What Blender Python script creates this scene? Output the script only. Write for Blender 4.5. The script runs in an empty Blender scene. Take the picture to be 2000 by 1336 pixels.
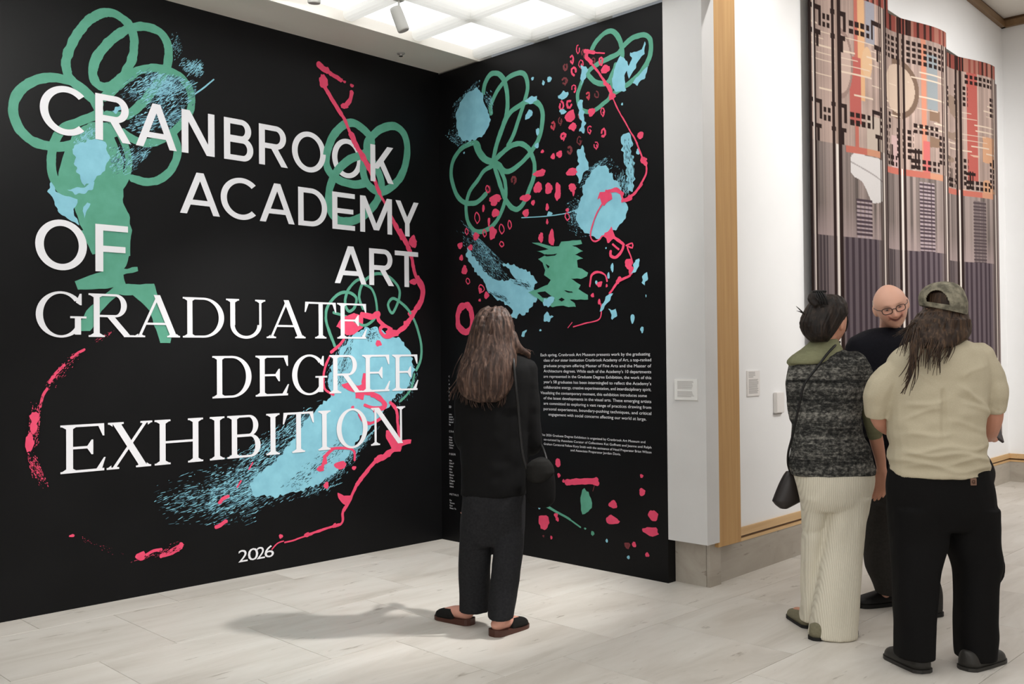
import bpy, bmesh, math, random
import numpy as np
from mathutils import Vector, Matrix
from mathutils.geometry import tessellate_polygon
random.seed(7)
rng = np.random.default_rng(7)
SC = bpy.context.scene
COL = SC.collection
PI = math.pi

# ------------------------------------------------------------------ camera, light, exposure
cam = bpy.data.objects.new('camera', bpy.data.cameras.new('camera'))
COL.objects.link(cam)
cam.data.sensor_width = 36.0
cam.data.lens = 33.547
cam.data.clip_start = 0.05
cam.matrix_world = Matrix(((0.7040644, -0.0032424, -0.7101287, -4.87632),
                           (-0.7100756, -0.0162772, -0.7039373, -5.61517),
                           (-0.0092764, 0.9998623, -0.0137626, 1.42),
                           (0, 0, 0, 1)))
SC.camera = cam
SC.view_settings.view_transform = 'Standard'
SC.view_settings.look = 'None'
SC.view_settings.exposure = 0.0
SC.view_settings.gamma = 1.0
SC.view_settings.use_curve_mapping = False
SC.cycles.use_denoising = True
SC.cycles.max_bounces = 8
SC.cycles.diffuse_bounces = 6
SC.cycles.sample_clamp_indirect = 6.0
SC.cycles.caustics_reflective = False
SC.cycles.caustics_refractive = False

world = bpy.data.worlds.new('world')
SC.world = world
world.use_nodes = True
world.node_tree.nodes['Background'].inputs[0].default_value = (0.9, 0.95, 1.0, 1)
world.node_tree.nodes['Background'].inputs[1].default_value = 0.25

PANEL_GLOW = 1.75          # luminous ceiling panels

def spot(name, loc, aim, power, size_deg, blend=0.6, radius=0.05, col=(1, 0.982, 0.955)):
    d = bpy.data.lights.new(name, 'SPOT')
    d.energy = power; d.spot_size = math.radians(size_deg); d.spot_blend = blend
    d.shadow_soft_size = radius; d.color = col
    o = bpy.data.objects.new(name, d); COL.objects.link(o)
    o.location = loc
    o.rotation_euler = (Vector(aim) - Vector(loc)).to_track_quat('-Z', 'Y').to_euler()
    return o

def area(name, loc, aim, power, sx, sy, col=(1, 0.985, 0.97)):
    d = bpy.data.lights.new(name, 'AREA')
    d.shape = 'RECTANGLE'; d.size = sx; d.size_y = sy; d.energy = power; d.color = col
    o = bpy.data.objects.new(name, d); COL.objects.link(o)
    o.location = loc
    o.rotation_euler = (Vector(aim) - Vector(loc)).to_track_quat('-Z', 'Y').to_euler()
    return o

spot('key_spot', (-0.46, -3.16, 3.5), (-1.42, -0.3, 0.0), 470, 61, 0.6, 0.05)
spot('mural_spot', (-3.0, -2.2, 3.5), (-2.4, 0.0, 2.5), 105, 96)
spot('panel_spot', (-2.2, -2.0, 3.5), (0.0, -1.5, 2.9), 85, 64, 0.9)
spot('hanging_spot', (1.6, -5.6, 4.7), (2.8, -2.3, 2.4), 540, 74, 0.8, 0.08)
spot('hanging_spot', (3.6, -5.8, 4.7), (4.8, -2.2, 2.6), 540, 70, 0.8, 0.08)
spot('casing_spot', (0.75, -3.7, 4.85), (0.2, -2.4, 3.9), 175, 80, 1.0, 0.06)
area('gallery_light', (3.3, -6.0, 4.9), (3.3, -6.0, 0), 85, 4.0, 4.0)
# added fill behind the camera that brightens the soffit and the visitors
area('added_back_fill', (-6.6, -8.3, 2.2), (-1.0, -2.4, 1.6), 105, 3.6, 3.2, (1.0, 0.985, 0.965))

# ------------------------------------------------------------------ node materials
def lin(c):
    return tuple(((v / 255) / 12.92 if v / 255 <= 0.04045 else ((v / 255 + 0.055) / 1.055) ** 2.4) for v in c) + (1.0,)

def mat(name, rgb, rough=0.6, spec=0.3, metal=0.0, alpha=1.0):
    m = bpy.data.materials.new(name); m.use_nodes = True
    b = m.node_tree.nodes['Principled BSDF']
    b.inputs['Base Color'].default_value = lin(rgb)
    b.inputs['Roughness'].default_value = rough
    b.inputs['Specular IOR Level'].default_value = spec
    b.inputs['Metallic'].default_value = metal
    b.inputs['Alpha'].default_value = alpha
    return m

def N(m, t, **kw):
    n = m.node_tree.nodes.new(t)
    for k, v in kw.items(): setattr(n, k, v)
    return n
def L(m, a, b): m.node_tree.links.new(a, b)
def bsdf(m): return m.node_tree.nodes['Principled BSDF']

def coords(m, scale=(1, 1, 1), src='Object'):
    tc = N(m, 'ShaderNodeTexCoord'); mp = N(m, 'ShaderNodeMapping')
    mp.inputs['Scale'].default_value = scale
    L(m, tc.outputs[src], mp.inputs['Vector'])
    return mp.outputs['Vector']

def noise_node(m, vec, scale, detail=4, rough=0.55, dist=0.0):
    n = N(m, 'ShaderNodeTexNoise')
    n.inputs['Scale'].default_value = scale; n.inputs['Detail'].default_value = detail
    n.inputs['Roughness'].default_value = rough; n.inputs['Distortion'].default_value = dist
    L(m, vec, n.inputs['Vector'])
    return n.outputs['Fac']

def ramp(m, fac, stops):
    r = N(m, 'ShaderNodeValToRGB')
    e = r.color_ramp.elements
    while len(e) < len(stops): e.new(0.5)
    for el, (p, c) in zip(e, stops):
        el.position = p; el.color = lin(c)
    L(m, fac, r.inputs['Fac'])
    return r.outputs['Color']

def bump(m, fac, strength, dist=0.002):
    b = N(m, 'ShaderNodeBump'); b.inputs['Strength'].default_value = strength; b.inputs['Distance'].default_value = dist
    L(m, fac, b.inputs['Height']); L(m, b.outputs['Normal'], bsdf(m).inputs['Normal'])

def noisy(name, c1, c2, scale=(8, 8, 8), rough=0.7, spec=0.25, detail=5, bmp=0.0, lo=0.35, hi=0.65, dist=0.002, src='Object'):
    m = mat(name, c1, rough, spec)
    f = noise_node(m, coords(m, scale, src), 1.0, detail)
    L(m, ramp(m, f, [(lo, c1), (hi, c2)]), bsdf(m).inputs['Base Color'])
    if bmp: bump(m, f, bmp, dist)
    return m

M = {}
M['black_wall'] = noisy('black_wall', (13, 13, 14), (16, 16, 17), (3, 3, 3), 0.42, 0.13)
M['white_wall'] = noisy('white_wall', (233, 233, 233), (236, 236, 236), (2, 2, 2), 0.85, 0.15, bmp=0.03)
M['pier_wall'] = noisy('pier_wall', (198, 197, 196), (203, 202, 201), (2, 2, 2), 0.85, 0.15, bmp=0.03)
M['soffit'] = noisy('soffit', (236, 231, 222), (239, 234, 226), (2, 2, 2), 0.9, 0.1)
M['beam'] = mat('beam', (240, 240, 237), 0.7, 0.2)
tl = N(M['beam'], 'ShaderNodeBsdfTranslucent'); tl.inputs[0].default_value = (0.86, 0.86, 0.84, 1)
ms = N(M['beam'], 'ShaderNodeMixShader'); ms.inputs[0].default_value = 0.55
L(M['beam'], bsdf(M['beam']).outputs[0], ms.inputs[1]); L(M['beam'], tl.outputs[0], ms.inputs[2])
L(M['beam'], ms.outputs[0], M['beam'].node_tree.nodes['Material Output'].inputs[0])
M['trimwhite'] = mat('trimwhite', (240, 236, 228), 0.6, 0.3)

def wood(name, a, b, scale):
    m = noisy(name, a, b, scale, 0.45, 0.35, 6, 0.05, 0.3, 0.7)
    return m
M['oak_up'] = wood('oak_up', (172, 131, 82), (190, 151, 99), (30, 30, 1.2))
M['oak_along'] = wood('oak_along', (196, 158, 112), (212, 178, 132), (1.2, 30, 30))
M['oak_dark'] = wood('oak_dark', (84, 58, 32), (98, 70, 40), (2, 20, 20))  # also colours in the shade of the casing's reveal gap
M['crown_wood'] = wood('crown_wood', (122, 96, 66), (138, 110, 80), (2, 20, 20))

def stone(name, dark, mid, light, scale, rough):
    m = mat(name, mid, rough, 0.35)
    geo = N(m, 'ShaderNodeNewGeometry'); oi = N(m, 'ShaderNodeObjectInfo')
    off = N(m, 'ShaderNodeVectorMath', operation='SCALE'); off.inputs[0].default_value = (7.3, 13.1, 3.7)
    L(m, oi.outputs['Random'], off.inputs['Scale'])
    add = N(m, 'ShaderNodeVectorMath', operation='ADD')
    L(m, geo.outputs['Position'], add.inputs[0]); L(m, off.outputs[0], add.inputs[1])
    mp = N(m, 'ShaderNodeMapping'); mp.inputs['Scale'].default_value = scale
    L(m, add.outputs[0], mp.inputs['Vector'])
    f1 = noise_node(m, mp.outputs['Vector'], 1.0, 7, 0.62, 0.8)
    f2 = noise_node(m, mp.outputs['Vector'], 5.5, 5, 0.6, 0.4)
    c = ramp(m, f1, [(0.26, dark), (0.45, mid), (0.62, light), (0.8, mid)])
    pit = ramp(m, f2, [(0.28, (165, 158, 148)), (0.36, (255, 255, 255))])
    mx = N(m, 'ShaderNodeMix', data_type='RGBA', blend_type='MULTIPLY'); mx.inputs['Factor'].default_value = 0.7
    L(m, c, mx.inputs['A']); L(m, pit, mx.inputs['B'])
    hs = N(m, 'ShaderNodeHueSaturation')
    mr = N(m, 'ShaderNodeMapRange'); mr.inputs['To Min'].default_value = 0.95; mr.inputs['To Max'].default_value = 1.05
    L(m, oi.outputs['Random'], mr.inputs['Value']); L(m, mr.outputs[0], hs.inputs['Value'])
    L(m, mx.outputs['Result'], hs.inputs['Color']); L(m, hs.outputs[0], bsdf(m).inputs['Base Color'])
    return m
M['travertine'] = stone('travertine', (186, 179, 169), (203, 197, 188), (213, 208, 200), (0.9, 4.2, 3), 0.38)
M['base_stone'] = stone('base_stone', (150, 142, 130), (164, 156, 145), (172, 165, 154), (1.2, 3, 4), 0.5)
M['grout'] = mat('grout', (176, 168, 157), 0.9, 0.1)

M['white_vinyl'] = mat('white_vinyl', (217, 217, 221), 0.55, 0.3)
M['p'] = noisy('pink_paint', (212, 66, 100), (220, 74, 106), (20, 20, 20), 0.6, 0.25)
M['m'] = noisy('thin_red_paint', (150, 54, 66), (186, 62, 80), (30, 30, 30), 0.6, 0.2)
M['d'] = noisy('faint_red_paint', (96, 44, 46), (120, 52, 58), (30, 30, 30), 0.6, 0.25)
M['g'] = noisy('green_paint', (80, 146, 122), (88, 154, 132), (10, 10, 10), 0.6, 0.25)
M['b'] = noisy('blue_paint', (122, 178, 196), (132, 190, 206), (10, 10, 10), 0.6, 0.25)
M['k'] = M['black_wall']
M['n'] = noisy('thin_blue_paint', (48, 72, 82), (82, 122, 138), (30, 30, 30), 0.6, 0.2)

glow = bpy.data.materials.new('panel_glow'); glow.use_nodes = True
nt = glow.node_tree; nt.nodes.clear()
em = nt.nodes.new('ShaderNodeEmission'); em.inputs[0].default_value = (1.0, 0.99, 0.97, 1); em.inputs[1].default_value = PANEL_GLOW
ou = nt.nodes.new('ShaderNodeOutputMaterial'); nt.links.new(em.outputs[0], ou.inputs[0])
M['glow'] = glow

# people
skin = mat('skin', (200, 150, 125), 0.5, 0.35)
at = N(skin, 'ShaderNodeAttribute', attribute_name='tint')
L(skin, at.outputs['Color'], bsdf(skin).inputs['Base Color'])
bsdf(skin).inputs['Subsurface Weight'].default_value = 0.0
M['skin'] = skin
def hair_mat(name, a, b, c):
    m = mat(name, b, 0.5, 0.22)
    f = noise_node(m, coords(m, (70, 70, 6)), 1.0, 4, 0.6, 0.6)
    L(m, ramp(m, f, [(0.3, a), (0.5, b), (0.68, c)]), bsdf(m).inputs['Base Color'])
    bump(m, f, 0.6, 0.004)
    return m
M['hair_brown'] = hair_mat('hair_brown', (26, 18, 15), (58, 42, 35), (98, 76, 65))
M['hair_dark'] = hair_mat('hair_dark', (18, 14, 12), (30, 23, 19), (52, 41, 34))
M['hair_long'] = hair_mat('hair_long', (30, 21, 16), (52, 38, 28), (88, 67, 50))
M['hair_grey'] = hair_mat('hair_grey', (190, 170, 158), (206, 190, 180), (222, 210, 202))
def cloth(name, a, b, scale=(90, 90, 90), rough=0.85, bmp=0.25):
    return noisy(name, a, b, scale, rough, 0.15, 4, bmp, 0.3, 0.7, 0.001)
M['black_knit'] = cloth('black_knit', (10, 10, 10), (14, 13, 14))
M['charcoal_denim'] = cloth('charcoal_denim', (25, 25, 27), (36, 36, 38))
M['grey_trousers'] = cloth('grey_trousers', (40, 38, 36), (50, 48, 46))
M['navy_knit'] = cloth('navy_knit', (16, 16, 22), (22, 22, 29))
M['black_canvas'] = cloth('black_canvas', (10, 9, 9), (14, 13, 13))
M['linen'] = noisy('linen', (180, 170, 147), (187, 177, 154), (160, 160, 320), 0.85, 0.12, 3, 0.15, 0.3, 0.7, 0.0008)
M['green_cotton'] = cloth('green_cotton', (112, 112, 86), (126, 126, 98), (30, 30, 60))
def knit_vest():
    m = mat('marled_knit', (70, 70, 66), 0.9, 0.1)
    band = noise_node(m, coords(m, (1.0, 1.0, 24)), 1.0, 3, 0.7, 0.5)
    fleck = noise_node(m, coords(m, (46, 46, 70)), 1.0, 3, 0.7)
    rib = noise_node(m, coords(m, (130, 130, 20)), 1.0, 2, 0.5)
    a = N(m, 'ShaderNodeMath', operation='MULTIPLY_ADD'); a.inputs[1].default_value = 0.85; a.inputs[2].default_value = -0.22
    L(m, fleck, a.inputs[0])
    s = N(m, 'ShaderNodeMath', operation='ADD'); L(m, a.outputs[0], s.inputs[0])
    b2 = N(m, 'ShaderNodeMath', operation='MULTIPLY'); b2.inputs[1].default_value = 0.7
    L(m, band, b2.inputs[0]); L(m, b2.outputs[0], s.inputs[1])
    L(m, ramp(m, s.outputs[0], [(0.36, (26, 26, 26)), (0.52, (52, 52, 50)), (0.63, (90, 89, 85)), (0.78, (138, 136, 129))]), bsdf(m).inputs['Base Color'])
    mm = N(m, 'ShaderNodeMath', operation='ADD'); L(m, rib, mm.inputs[0]); L(m, band, mm.inputs[1])
    bump(m, mm.outputs[0], 0.9, 0.006)
    return m
M['marled_knit'] = knit_vest()
def corduroy():
    m = mat('cream_corduroy', (190, 184, 166), 0.85, 0.15)
    w = N(m, 'ShaderNodeTexWave', wave_type='BANDS', bands_direction='X'); w.inputs['Scale'].default_value = 34; w.inputs['Distortion'].default_value = 1.2
    w.inputs['Detail'].default_value = 1
    L(m, coords(m), w.inputs['Vector'])
    L(m, ramp(m, w.outputs['Fac'], [(0.15, (200, 193, 176)), (0.6, (213, 207, 190))]), bsdf(m).inputs['Base Color'])
    bump(m, w.outputs['Fac'], 0.35, 0.003)
    return m
M['cream_corduroy'] = corduroy()
M['camo_cap'] = noisy('washed_cap', (92, 88, 76), (142, 136, 118), (26, 26, 30), 0.85, 0.15, 5, 0.2, 0.38, 0.62)
M['black_leather'] = mat('black_leather', (18, 17, 17), 0.5, 0.3)
M['black_suede'] = cloth('black_suede', (21, 20, 19), (28, 27, 25))
M['brown_sole'] = mat('brown_sole', (70, 38, 28), 0.45, 0.4)
M['black_sole'] = mat('black_sole', (18, 17, 17), 0.6, 0.3)
M['olive_suede'] = cloth('olive_suede', (112, 107, 88), (126, 121, 100))
M['dark_clog'] = mat('dark_clog', (44, 42, 39), 0.5, 0.35)
M['brown_leather'] = mat('brown_leather', (30, 22, 20), 0.4, 0.45)
M['glasses'] = mat('glasses_frame', (52, 30, 26), 0.3, 0.5)
M['metal'] = mat('metal', (150, 148, 142), 0.3, 0.5, 1.0)
M['dark_plastic'] = mat('dark_plastic', (40, 28, 30), 0.35, 0.5)
M['lamp_grey'] = mat('lamp_grey', (196, 196, 192), 0.5, 0.4)
M['label_white'] = mat('label_white', (216, 215, 212), 0.6, 0.3)
M['label_wall'] = mat('label_wall', (226, 222, 219), 0.6, 0.3)
M['label_ink'] = mat('label_ink', (174, 171, 169), 0.7, 0.2)
M['eye'] = mat('eye', (168, 146, 136), 0.3, 0.4)
M['iris'] = mat('iris', (50, 50, 58), 0.2, 0.5)
M['patch'] = mat('patch', (120, 92, 78), 0.7, 0.2)
M['patch_ink'] = mat('patch_ink', (70, 48, 38), 0.7, 0.2)
lens = mat('lens_glass', (255, 255, 255), 0.05, 0.5)
tp = N(lens, 'ShaderNodeBsdfTransparent'); gs = N(lens, 'ShaderNodeBsdfGlossy'); gs.inputs['Roughness'].default_value = 0.03
lw = N(lens, 'ShaderNodeLayerWeight'); lw.inputs['Blend'].default_value = 0.12
ms = N(lens, 'ShaderNodeMixShader'); L(lens, lw.outputs['Fresnel'], ms.inputs[0]); L(lens, tp.outputs[0], ms.inputs[1]); L(lens, gs.outputs[0], ms.inputs[2])
L(lens, ms.outputs[0], lens.node_tree.nodes['Material Output'].inputs[0])
M['lens'] = lens

# ------------------------------------------------------------------ object helpers
def link(name, me, m=None, parent=None, loc=None, rotz=0.0):
    o = bpy.data.objects.new(name, me); COL.objects.link(o)
    if m is not None and me is not None and not me.materials: me.materials.append(M[m] if isinstance(m, str) else m)
    if parent is not None: o.parent = parent
    if loc is not None: o.location = loc
    if rotz: o.rotation_euler = (0, 0, rotz)
    return o
def tag(o, label=None, cat=None, group=None, kind=None):
    if label: o['label'] = label
    if cat: o['category'] = cat
    if group: o['group'] = group
    if kind: o['kind'] = kind
    return o
def empty(name, loc=(0, 0, 0), rotz=0.0):
    o = bpy.data.objects.new(name, None); COL.objects.link(o)
    o.location = loc; o.rotation_euler = (0, 0, rotz); o.empty_display_size = 0.1
    return o
def pydata(name, v, f, smooth=False):
    me = bpy.data.meshes.new(name); me.from_pydata([tuple(x) for x in v], [], [tuple(x) for x in f]); me.update()
    if smooth: me.polygons.foreach_set('use_smooth', [True] * len(me.polygons))
    return me
def box_vf(x0, x1, y0, y1, z0, z1):
    v = [(x, y, z) for z in (z0, z1) for y in (y0, y1) for x in (x0, x1)]
    f = [(0, 2, 3, 1), (4, 5, 7, 6), (0, 1, 5, 4), (2, 6, 7, 3), (0, 4, 6, 2), (1, 3, 7, 5)]
    return v, f
def box(name, x0, x1, y0, y1, z0, z1, bev=0.0):
    v, f = box_vf(x0, x1, y0, y1, z0, z1)
    me = pydata(name, v, f)
    if bev:
        bm = bmesh.new(); bm.from_mesh(me)
        bmesh.ops.bevel(bm, geom=bm.edges[:], offset=bev, segments=2, affect='EDGES', profile=0.5)
        bm.to_mesh(me); bm.free()
    return me
def join(parts):
    V, F = [], []
    for v, f in parts:
        o = len(V); V += [tuple(x) for x in v]; F += [tuple(i + o for i in q) for q in f]
    return V, F

def catmull(P, step, closed=False):
    P = np.asarray(P, float); n = len(P)
    if n < 3: 
        k = max(2, int(np.linalg.norm(P[1, :2] - P[0, :2]) / step) + 1) if n == 2 else 1
        return np.array([P[0] + (P[-1] - P[0]) * t for t in np.linspace(0, 1, k)])
    out = []
    for i in range(n - 1):
        p0 = P[max(i - 1, 0)]; p1 = P[i]; p2 = P[i + 1]; p3 = P[min(i + 2, n - 1)]
        k = max(1, int(np.linalg.norm(p2 - p1) / step))
        for t in np.arange(k) / k:
            out.append(0.5 * ((2 * p1) + (-p0 + p2) * t + (2 * p0 - 5 * p1 + 4 * p2 - p3) * t * t + (-p0 + 3 * p1 - 3 * p2 + p3) * t ** 3))
    out.append(P[-1])
    return np.array(out)

def loft(rings, n=28, ex=2.3, step=0.02, resample=True):
    """horizontal rings (cx, cy, cz, rx, ry), top to bottom, closed at both ends"""
    R = catmull(rings, step) if resample else np.asarray(rings, float)
    V, F = [], []
    a = np.arange(n) * 2 * PI / n
    ca, sa = np.cos(a), np.sin(a)
    sx = np.sign(ca) * np.abs(ca) ** (2 / ex); sy = np.sign(sa) * np.abs(sa) ** (2 / ex)
    for r in R:
        for i in range(n): V.append((r[0] + max(r[3], .002) * sx[i], r[1] + max(r[4], .002) * sy[i], r[2]))
    m = len(R)
    for j in range(m - 1):
        for i in range(n):
            k = (i + 1) % n
            F.append((j * n + i, (j + 1) * n + i, (j + 1) * n + k, j * n + k))
    F.append(tuple(range(n))); F.append(tuple(reversed(range((m - 1) * n, m * n))))
    return V, F

def tube(pts, n=12, step=0.015, flat=1.0, round_caps=True, flat_end=False):
    """swept tube through (x, y, z, r)"""
    P = catmull(pts, step)
    c = P[:, :3]; r = np.maximum(P[:, 3], .0006)
    T = np.gradient(c, axis=0); T /= np.linalg.norm(T, axis=1)[:, None] + 1e-9
    if round_caps:
        cs, rs, ts = [], [], []
        for k in (0.15, 0.5, 0.85):
            a = k * PI / 2; cs.append(c[0] - T[0] * r[0] * math.cos(a)); rs.append(r[0] * math.sin(a)); ts.append(T[0])
        ce, re_, te = [], [], []
        for k in (0.85, 0.5, 0.15):
            a = k * PI / 2; ce.append(c[-1] + T[-1] * r[-1] * math.cos(a)); re_.append(r[-1] * math.sin(a)); te.append(T[-1])
        if flat_end: c = np.vstack([cs, c]); r = np.concatenate([rs, r]); T = np.vstack([ts, T])
        else: c = np.vstack([cs, c, ce]); r = np.concatenate([rs, r, re_]); T = np.vstack([ts, T, te])
    ref = np.array([0, 1.0, 0]) if abs(T[0][1]) < 0.8 else np.array([1.0, 0, 0])
    V, F = [], []
    u = np.cross(T[0], ref); u /= np.linalg.norm(u)
    for i in range(len(c)):
        u = u - T[i] * (u @ T[i]); u /= np.linalg.norm(u) + 1e-9
        w = np.cross(T[i], u)
        for k in range(n):
            a = 2 * PI * k / n
            V.append(tuple(c[i] + r[i] * (math.cos(a) * u + flat * math.sin(a) * w)))
    m = len(c)
    for j in range(m - 1):
        for i in range(n):
            k = (i + 1) % n
            F.append((j * n + i, j * n + k, (j + 1) * n + k, (j + 1) * n + i))
    F.append(tuple(reversed(range(n)))); F.append(tuple(range((m - 1) * n, m * n)))
    return V, F

def ellipsoid(c, r, rot=None, nu=20, nv=12):
    V, F = [], []
    R = np.array(rot) if rot is not None else np.eye(3)
    for j in range(1, nv):
        t = PI * j / nv
        for i in range(nu):
            a = 2 * PI * i / nu
            q = np.array([r[0] * math.sin(t) * math.cos(a), r[1] * math.sin(t) * math.sin(a), r[2] * math.cos(t)])
            V.append(tuple(np.array(c) + R @ q))
    for j in range(nv - 2):
        for i in range(nu):
            k = (i + 1) % nu
            F.append((j * nu + i, (j + 1) * nu + i, (j + 1) * nu + k, j * nu + k))
    V.append(tuple(np.array(c) + R @ np.array([0, 0, r[2]]))); V.append(tuple(np.array(c) + R @ np.array([0, 0, -r[2]])))
    t, bt = len(V) - 2, len(V) - 1
    for i in range(nu):
        k = (i + 1) % nu
        F.append((t, i, k)); F.append((bt, (nv - 2) * nu + k, (nv - 2) * nu + i))
    return V, F

_H = rng.random((64, 64, 64))
def vnoise(P):
    """value noise on an (n,3) array, -1..1"""
    P = np.asarray(P) + 100.0
    i = np.floor(P).astype(int); f = P - i; f = f * f * (3 - 2 * f)
    o = np.zeros(len(P))
    for dx in (0, 1):
        for dy in (0, 1):
            for dz in (0, 1):
                w = (f[:, 0] if dx else 1 - f[:, 0]) * (f[:, 1] if dy else 1 - f[:, 1]) * (f[:, 2] if dz else 1 - f[:, 2])
                o += w * _H[(i[:, 0] + dx) % 64, (i[:, 1] + dy) % 64, (i[:, 2] + dz) % 64]
    return o * 2 - 1

def fuse(name, parts, voxel, smooth=4, wrinkle=None):
    """one continuous surface out of overlapping closed solids"""
    v, f = join(parts)
    me = pydata(name, v, f)
    o = bpy.data.objects.new('work', me); COL.objects.link(o)
    m = o.modifiers.new('r', 'REMESH'); m.mode = 'VOXEL'; m.voxel_size = voxel
    if smooth:
        s = o.modifiers.new('s', 'SMOOTH'); s.factor = 0.5; s.iterations = smooth
    dg = bpy.context.evaluated_depsgraph_get()
    res = bpy.data.meshes.new_from_object(o.evaluated_get(dg))
    bpy.data.objects.remove(o); bpy.data.meshes.remove(me)
    res.name = name
    res.polygons.foreach_set('use_smooth', [True] * len(res.polygons))
    if wrinkle:
        n = len(res.vertices)
        co = np.empty(n * 3); res.vertices.foreach_get('co', co); co = co.reshape(-1, 3)
        no = np.empty(n * 3); res.vertex_normals.foreach_get('vector', no); no = no.reshape(-1, 3)
        co = co + no * wrinkle(co)[:, None]
        res.vertices.foreach_set('co', co.ravel())
    res.update()
    return res

# ------------------------------------------------------------------ the room
HT = 3.625
A2 = math.radians(2.0)
TD = np.array([math.cos(A2), math.sin(A2)]); ND = np.array([math.sin(A2), -math.cos(A2)])
FP = np.array([0.45, -2.33])                       # start of the far wall
def wl(s, d, z): q = FP + TD * s + ND * d; return (float(q[0]), float(q[1]), z)

def struct(name, me, m=None, label=None, parent=None):
    o = link(name, me, m, parent)
    if parent is None: o['kind'] = 'structure'
    if label: o['label'] = label
    return o

floor = struct('floor', box('floor', -8.2, 7.2, -9.2, 0.3, -0.12, -0.012), 'grout', 'pale travertine floor laid in large slabs')
SL = 0.77
slab = {}
cnt = 0
rows = np.arange(0.48, -7.4, -SL)
for ri, y1 in enumerate(rows):
    y0 = y1 - SL
    off = -0.745 + (SL / 2 if ri % 2 else 0)
    for k in range(-9, 11):
        x0 = off + k * SL; x1 = x0 + SL
        if x1 < -6.2 or x0 > 6.4: continue
        # keep what the camera can see
        vx, vy = (x0 + x1) / 2 + 4.876, (y0 + y1) / 2 + 5.615
        dep = 0.71 * vx + 0.704 * vy
        if dep < 2.6 or abs(0.704 * vx - 0.71 * vy) > 0.56 * dep + 0.9: continue
        if (x1 < 0.02 and y0 > 0.05) or (x0 > 0.1 and y0 > -2.0): continue
        if 'm' not in slab:
            slab['m'] = box('stone_slab', 0.0012, SL - 0.0012, 0.0012, SL - 0.0012, -0.012, 0.0, 0.0008)
            slab['m'].materials.append(M['travertine'])
        link('stone_slab', slab['m'], None, floor, (x0, y0, 0)); cnt += 1

wall_left = struct('wall_left', box('wall_left', -8, 0.0, 0.0, 0.14, 0.0, HT), 'black_wall', 'black mural wall with the exhibition title in white letters')
wall_right = struct('wall_right', box('wall_right', 0.0, 0.12, -2.124, 0.14, 0.0, HT - 0.012), 'black_wall', 'black mural wall with the small white introduction text')
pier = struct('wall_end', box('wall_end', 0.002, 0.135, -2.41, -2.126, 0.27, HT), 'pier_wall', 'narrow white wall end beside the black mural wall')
link('stone_base', box('stone_base', 0.075, 0.13, -2.35, -2.126, 0.0, 0.27), 'base_stone', pier)
link('stone_base', box('stone_base', 0.078, 0.2, -2.375, -2.352, 0.0, 0.268), 'base_stone', pier)

ceiling = struct('ceiling', box('ceiling', -8, 0.14, -0.45, 0.14, HT, HT + 0.1), 'soffit', 'flat plaster soffit along the mural wall with a luminous grid ceiling')
link('edge_trim', box('edge_trim', -8, 0.12, -0.468, -0.45, HT - 0.012, HT + 0.12), 'trimwhite', ceiling)
GX, GY, G0 = -0.025, -0.45, 0.577
def rounded_beam(name, length):
    v, f = [], []
    w, h = 0.048, 0.066
    prof = [(-w, h), (-w, 0.03), (-w * .8, 0.01), (-w * .4, 0.0), (w * .4, 0.0), (w * .8, 0.01), (w, 0.03), (w, h)]
    for x in (0, length):
        v += [(x, p, q) for p, q in prof]
    n = len(prof)
    for i in range(n):
        k = (i + 1) % n; f.append((i, i + n, k + n, k))
    f.append(tuple(reversed(range(n)))); f.append(tuple(range(n, 2 * n)))
    return pydata(name, v, f)
bx = rounded_beam('ceiling_beam', 8.1); bx.materials.append(M['beam'])
by = rounded_beam('ceiling_beam', 8.0); by.materials.append(M['beam'])
for k in range(1, 14):
    link('ceiling_beam', bx, None, ceiling, (-8.0, GY - k * G0, HT + 0.002))
for k in range(14):
    link('ceiling_beam', by, None, ceiling, (GX - k * G0, GY, HT + 0.003), -PI / 2)
pm = pydata('light_panel', [(0, 0, 0), (G0, 0, 0), (G0, G0, 0), (0, G0, 0)], [(0, 3, 2, 1)]); pm.materials.append(M['glow'])
for i in range(13):
    for j in range(13):
        link('light_panel', pm, None, ceiling, (GX - (i + 1) * G0, GY - (j + 1) * G0, HT + 0.062))

# oak casing of the opening, far white wall, baseboards
casing = struct('trim_1', box('trim_1', 0.135, 0.392, -2.402, -2.2, 0.237, 5.0, 0.002), 'oak_up', 'broad oak casing between the wall end and the white gallery wall')
link('reveal_shade_strip', box('reveal_shade_strip', 0.392, 0.436, -2.345, -2.2, 0.245, 5.0), 'oak_dark', casing)  # dark strip painted as the shade inside the reveal gap
def farbox(name, s0, s1, d0, d1, z0, z1):
    v = [wl(s, d, z) for z in (z0, z1) for d in (d0, d1) for s in (s0, s1)]
    f = [(0, 1, 3, 2), (4, 6, 7, 5), (0, 4, 5, 1), (2, 3, 7, 6), (0, 2, 6, 4), (1, 5, 7, 3)]
    return pydata(name, v, f)
SE = 5.855
wall_far = struct('wall_far', farbox('wall_far', -0.02, SE + 0.15, -0.14, 0.0, 0.2, 5.05), 'white_wall', 'white gallery wall behind the woven hanging')
bb = struct('baseboard_far', farbox('baseboard_far', -0.01, SE, -0.02, 0.014, 0.252, 0.303), 'oak_along', 'oak baseboard along the white gallery wall')
link('groove_strip', farbox('groove_strip', -0.03, SE, -0.02, 0.004, 0.236, 0.252), 'oak_dark', bb)
link('lower_strip', farbox('lower_strip', -0.06, SE, -0.02, 0.016, 0.217, 0.236), 'oak_along', bb)
for k in range(5):
    link('stone_panel', farbox('stone_panel', -0.25 + k * 1.23 + 0.002, -0.25 + (k + 1) * 1.23, -0.05, 0.012, 0.0, 0.217), 'base_stone', bb)
def side(name, d0, d1, s0, s1, z0, z1): return farbox(name, s0, s1, d0, d1, z0, z1)
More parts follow.
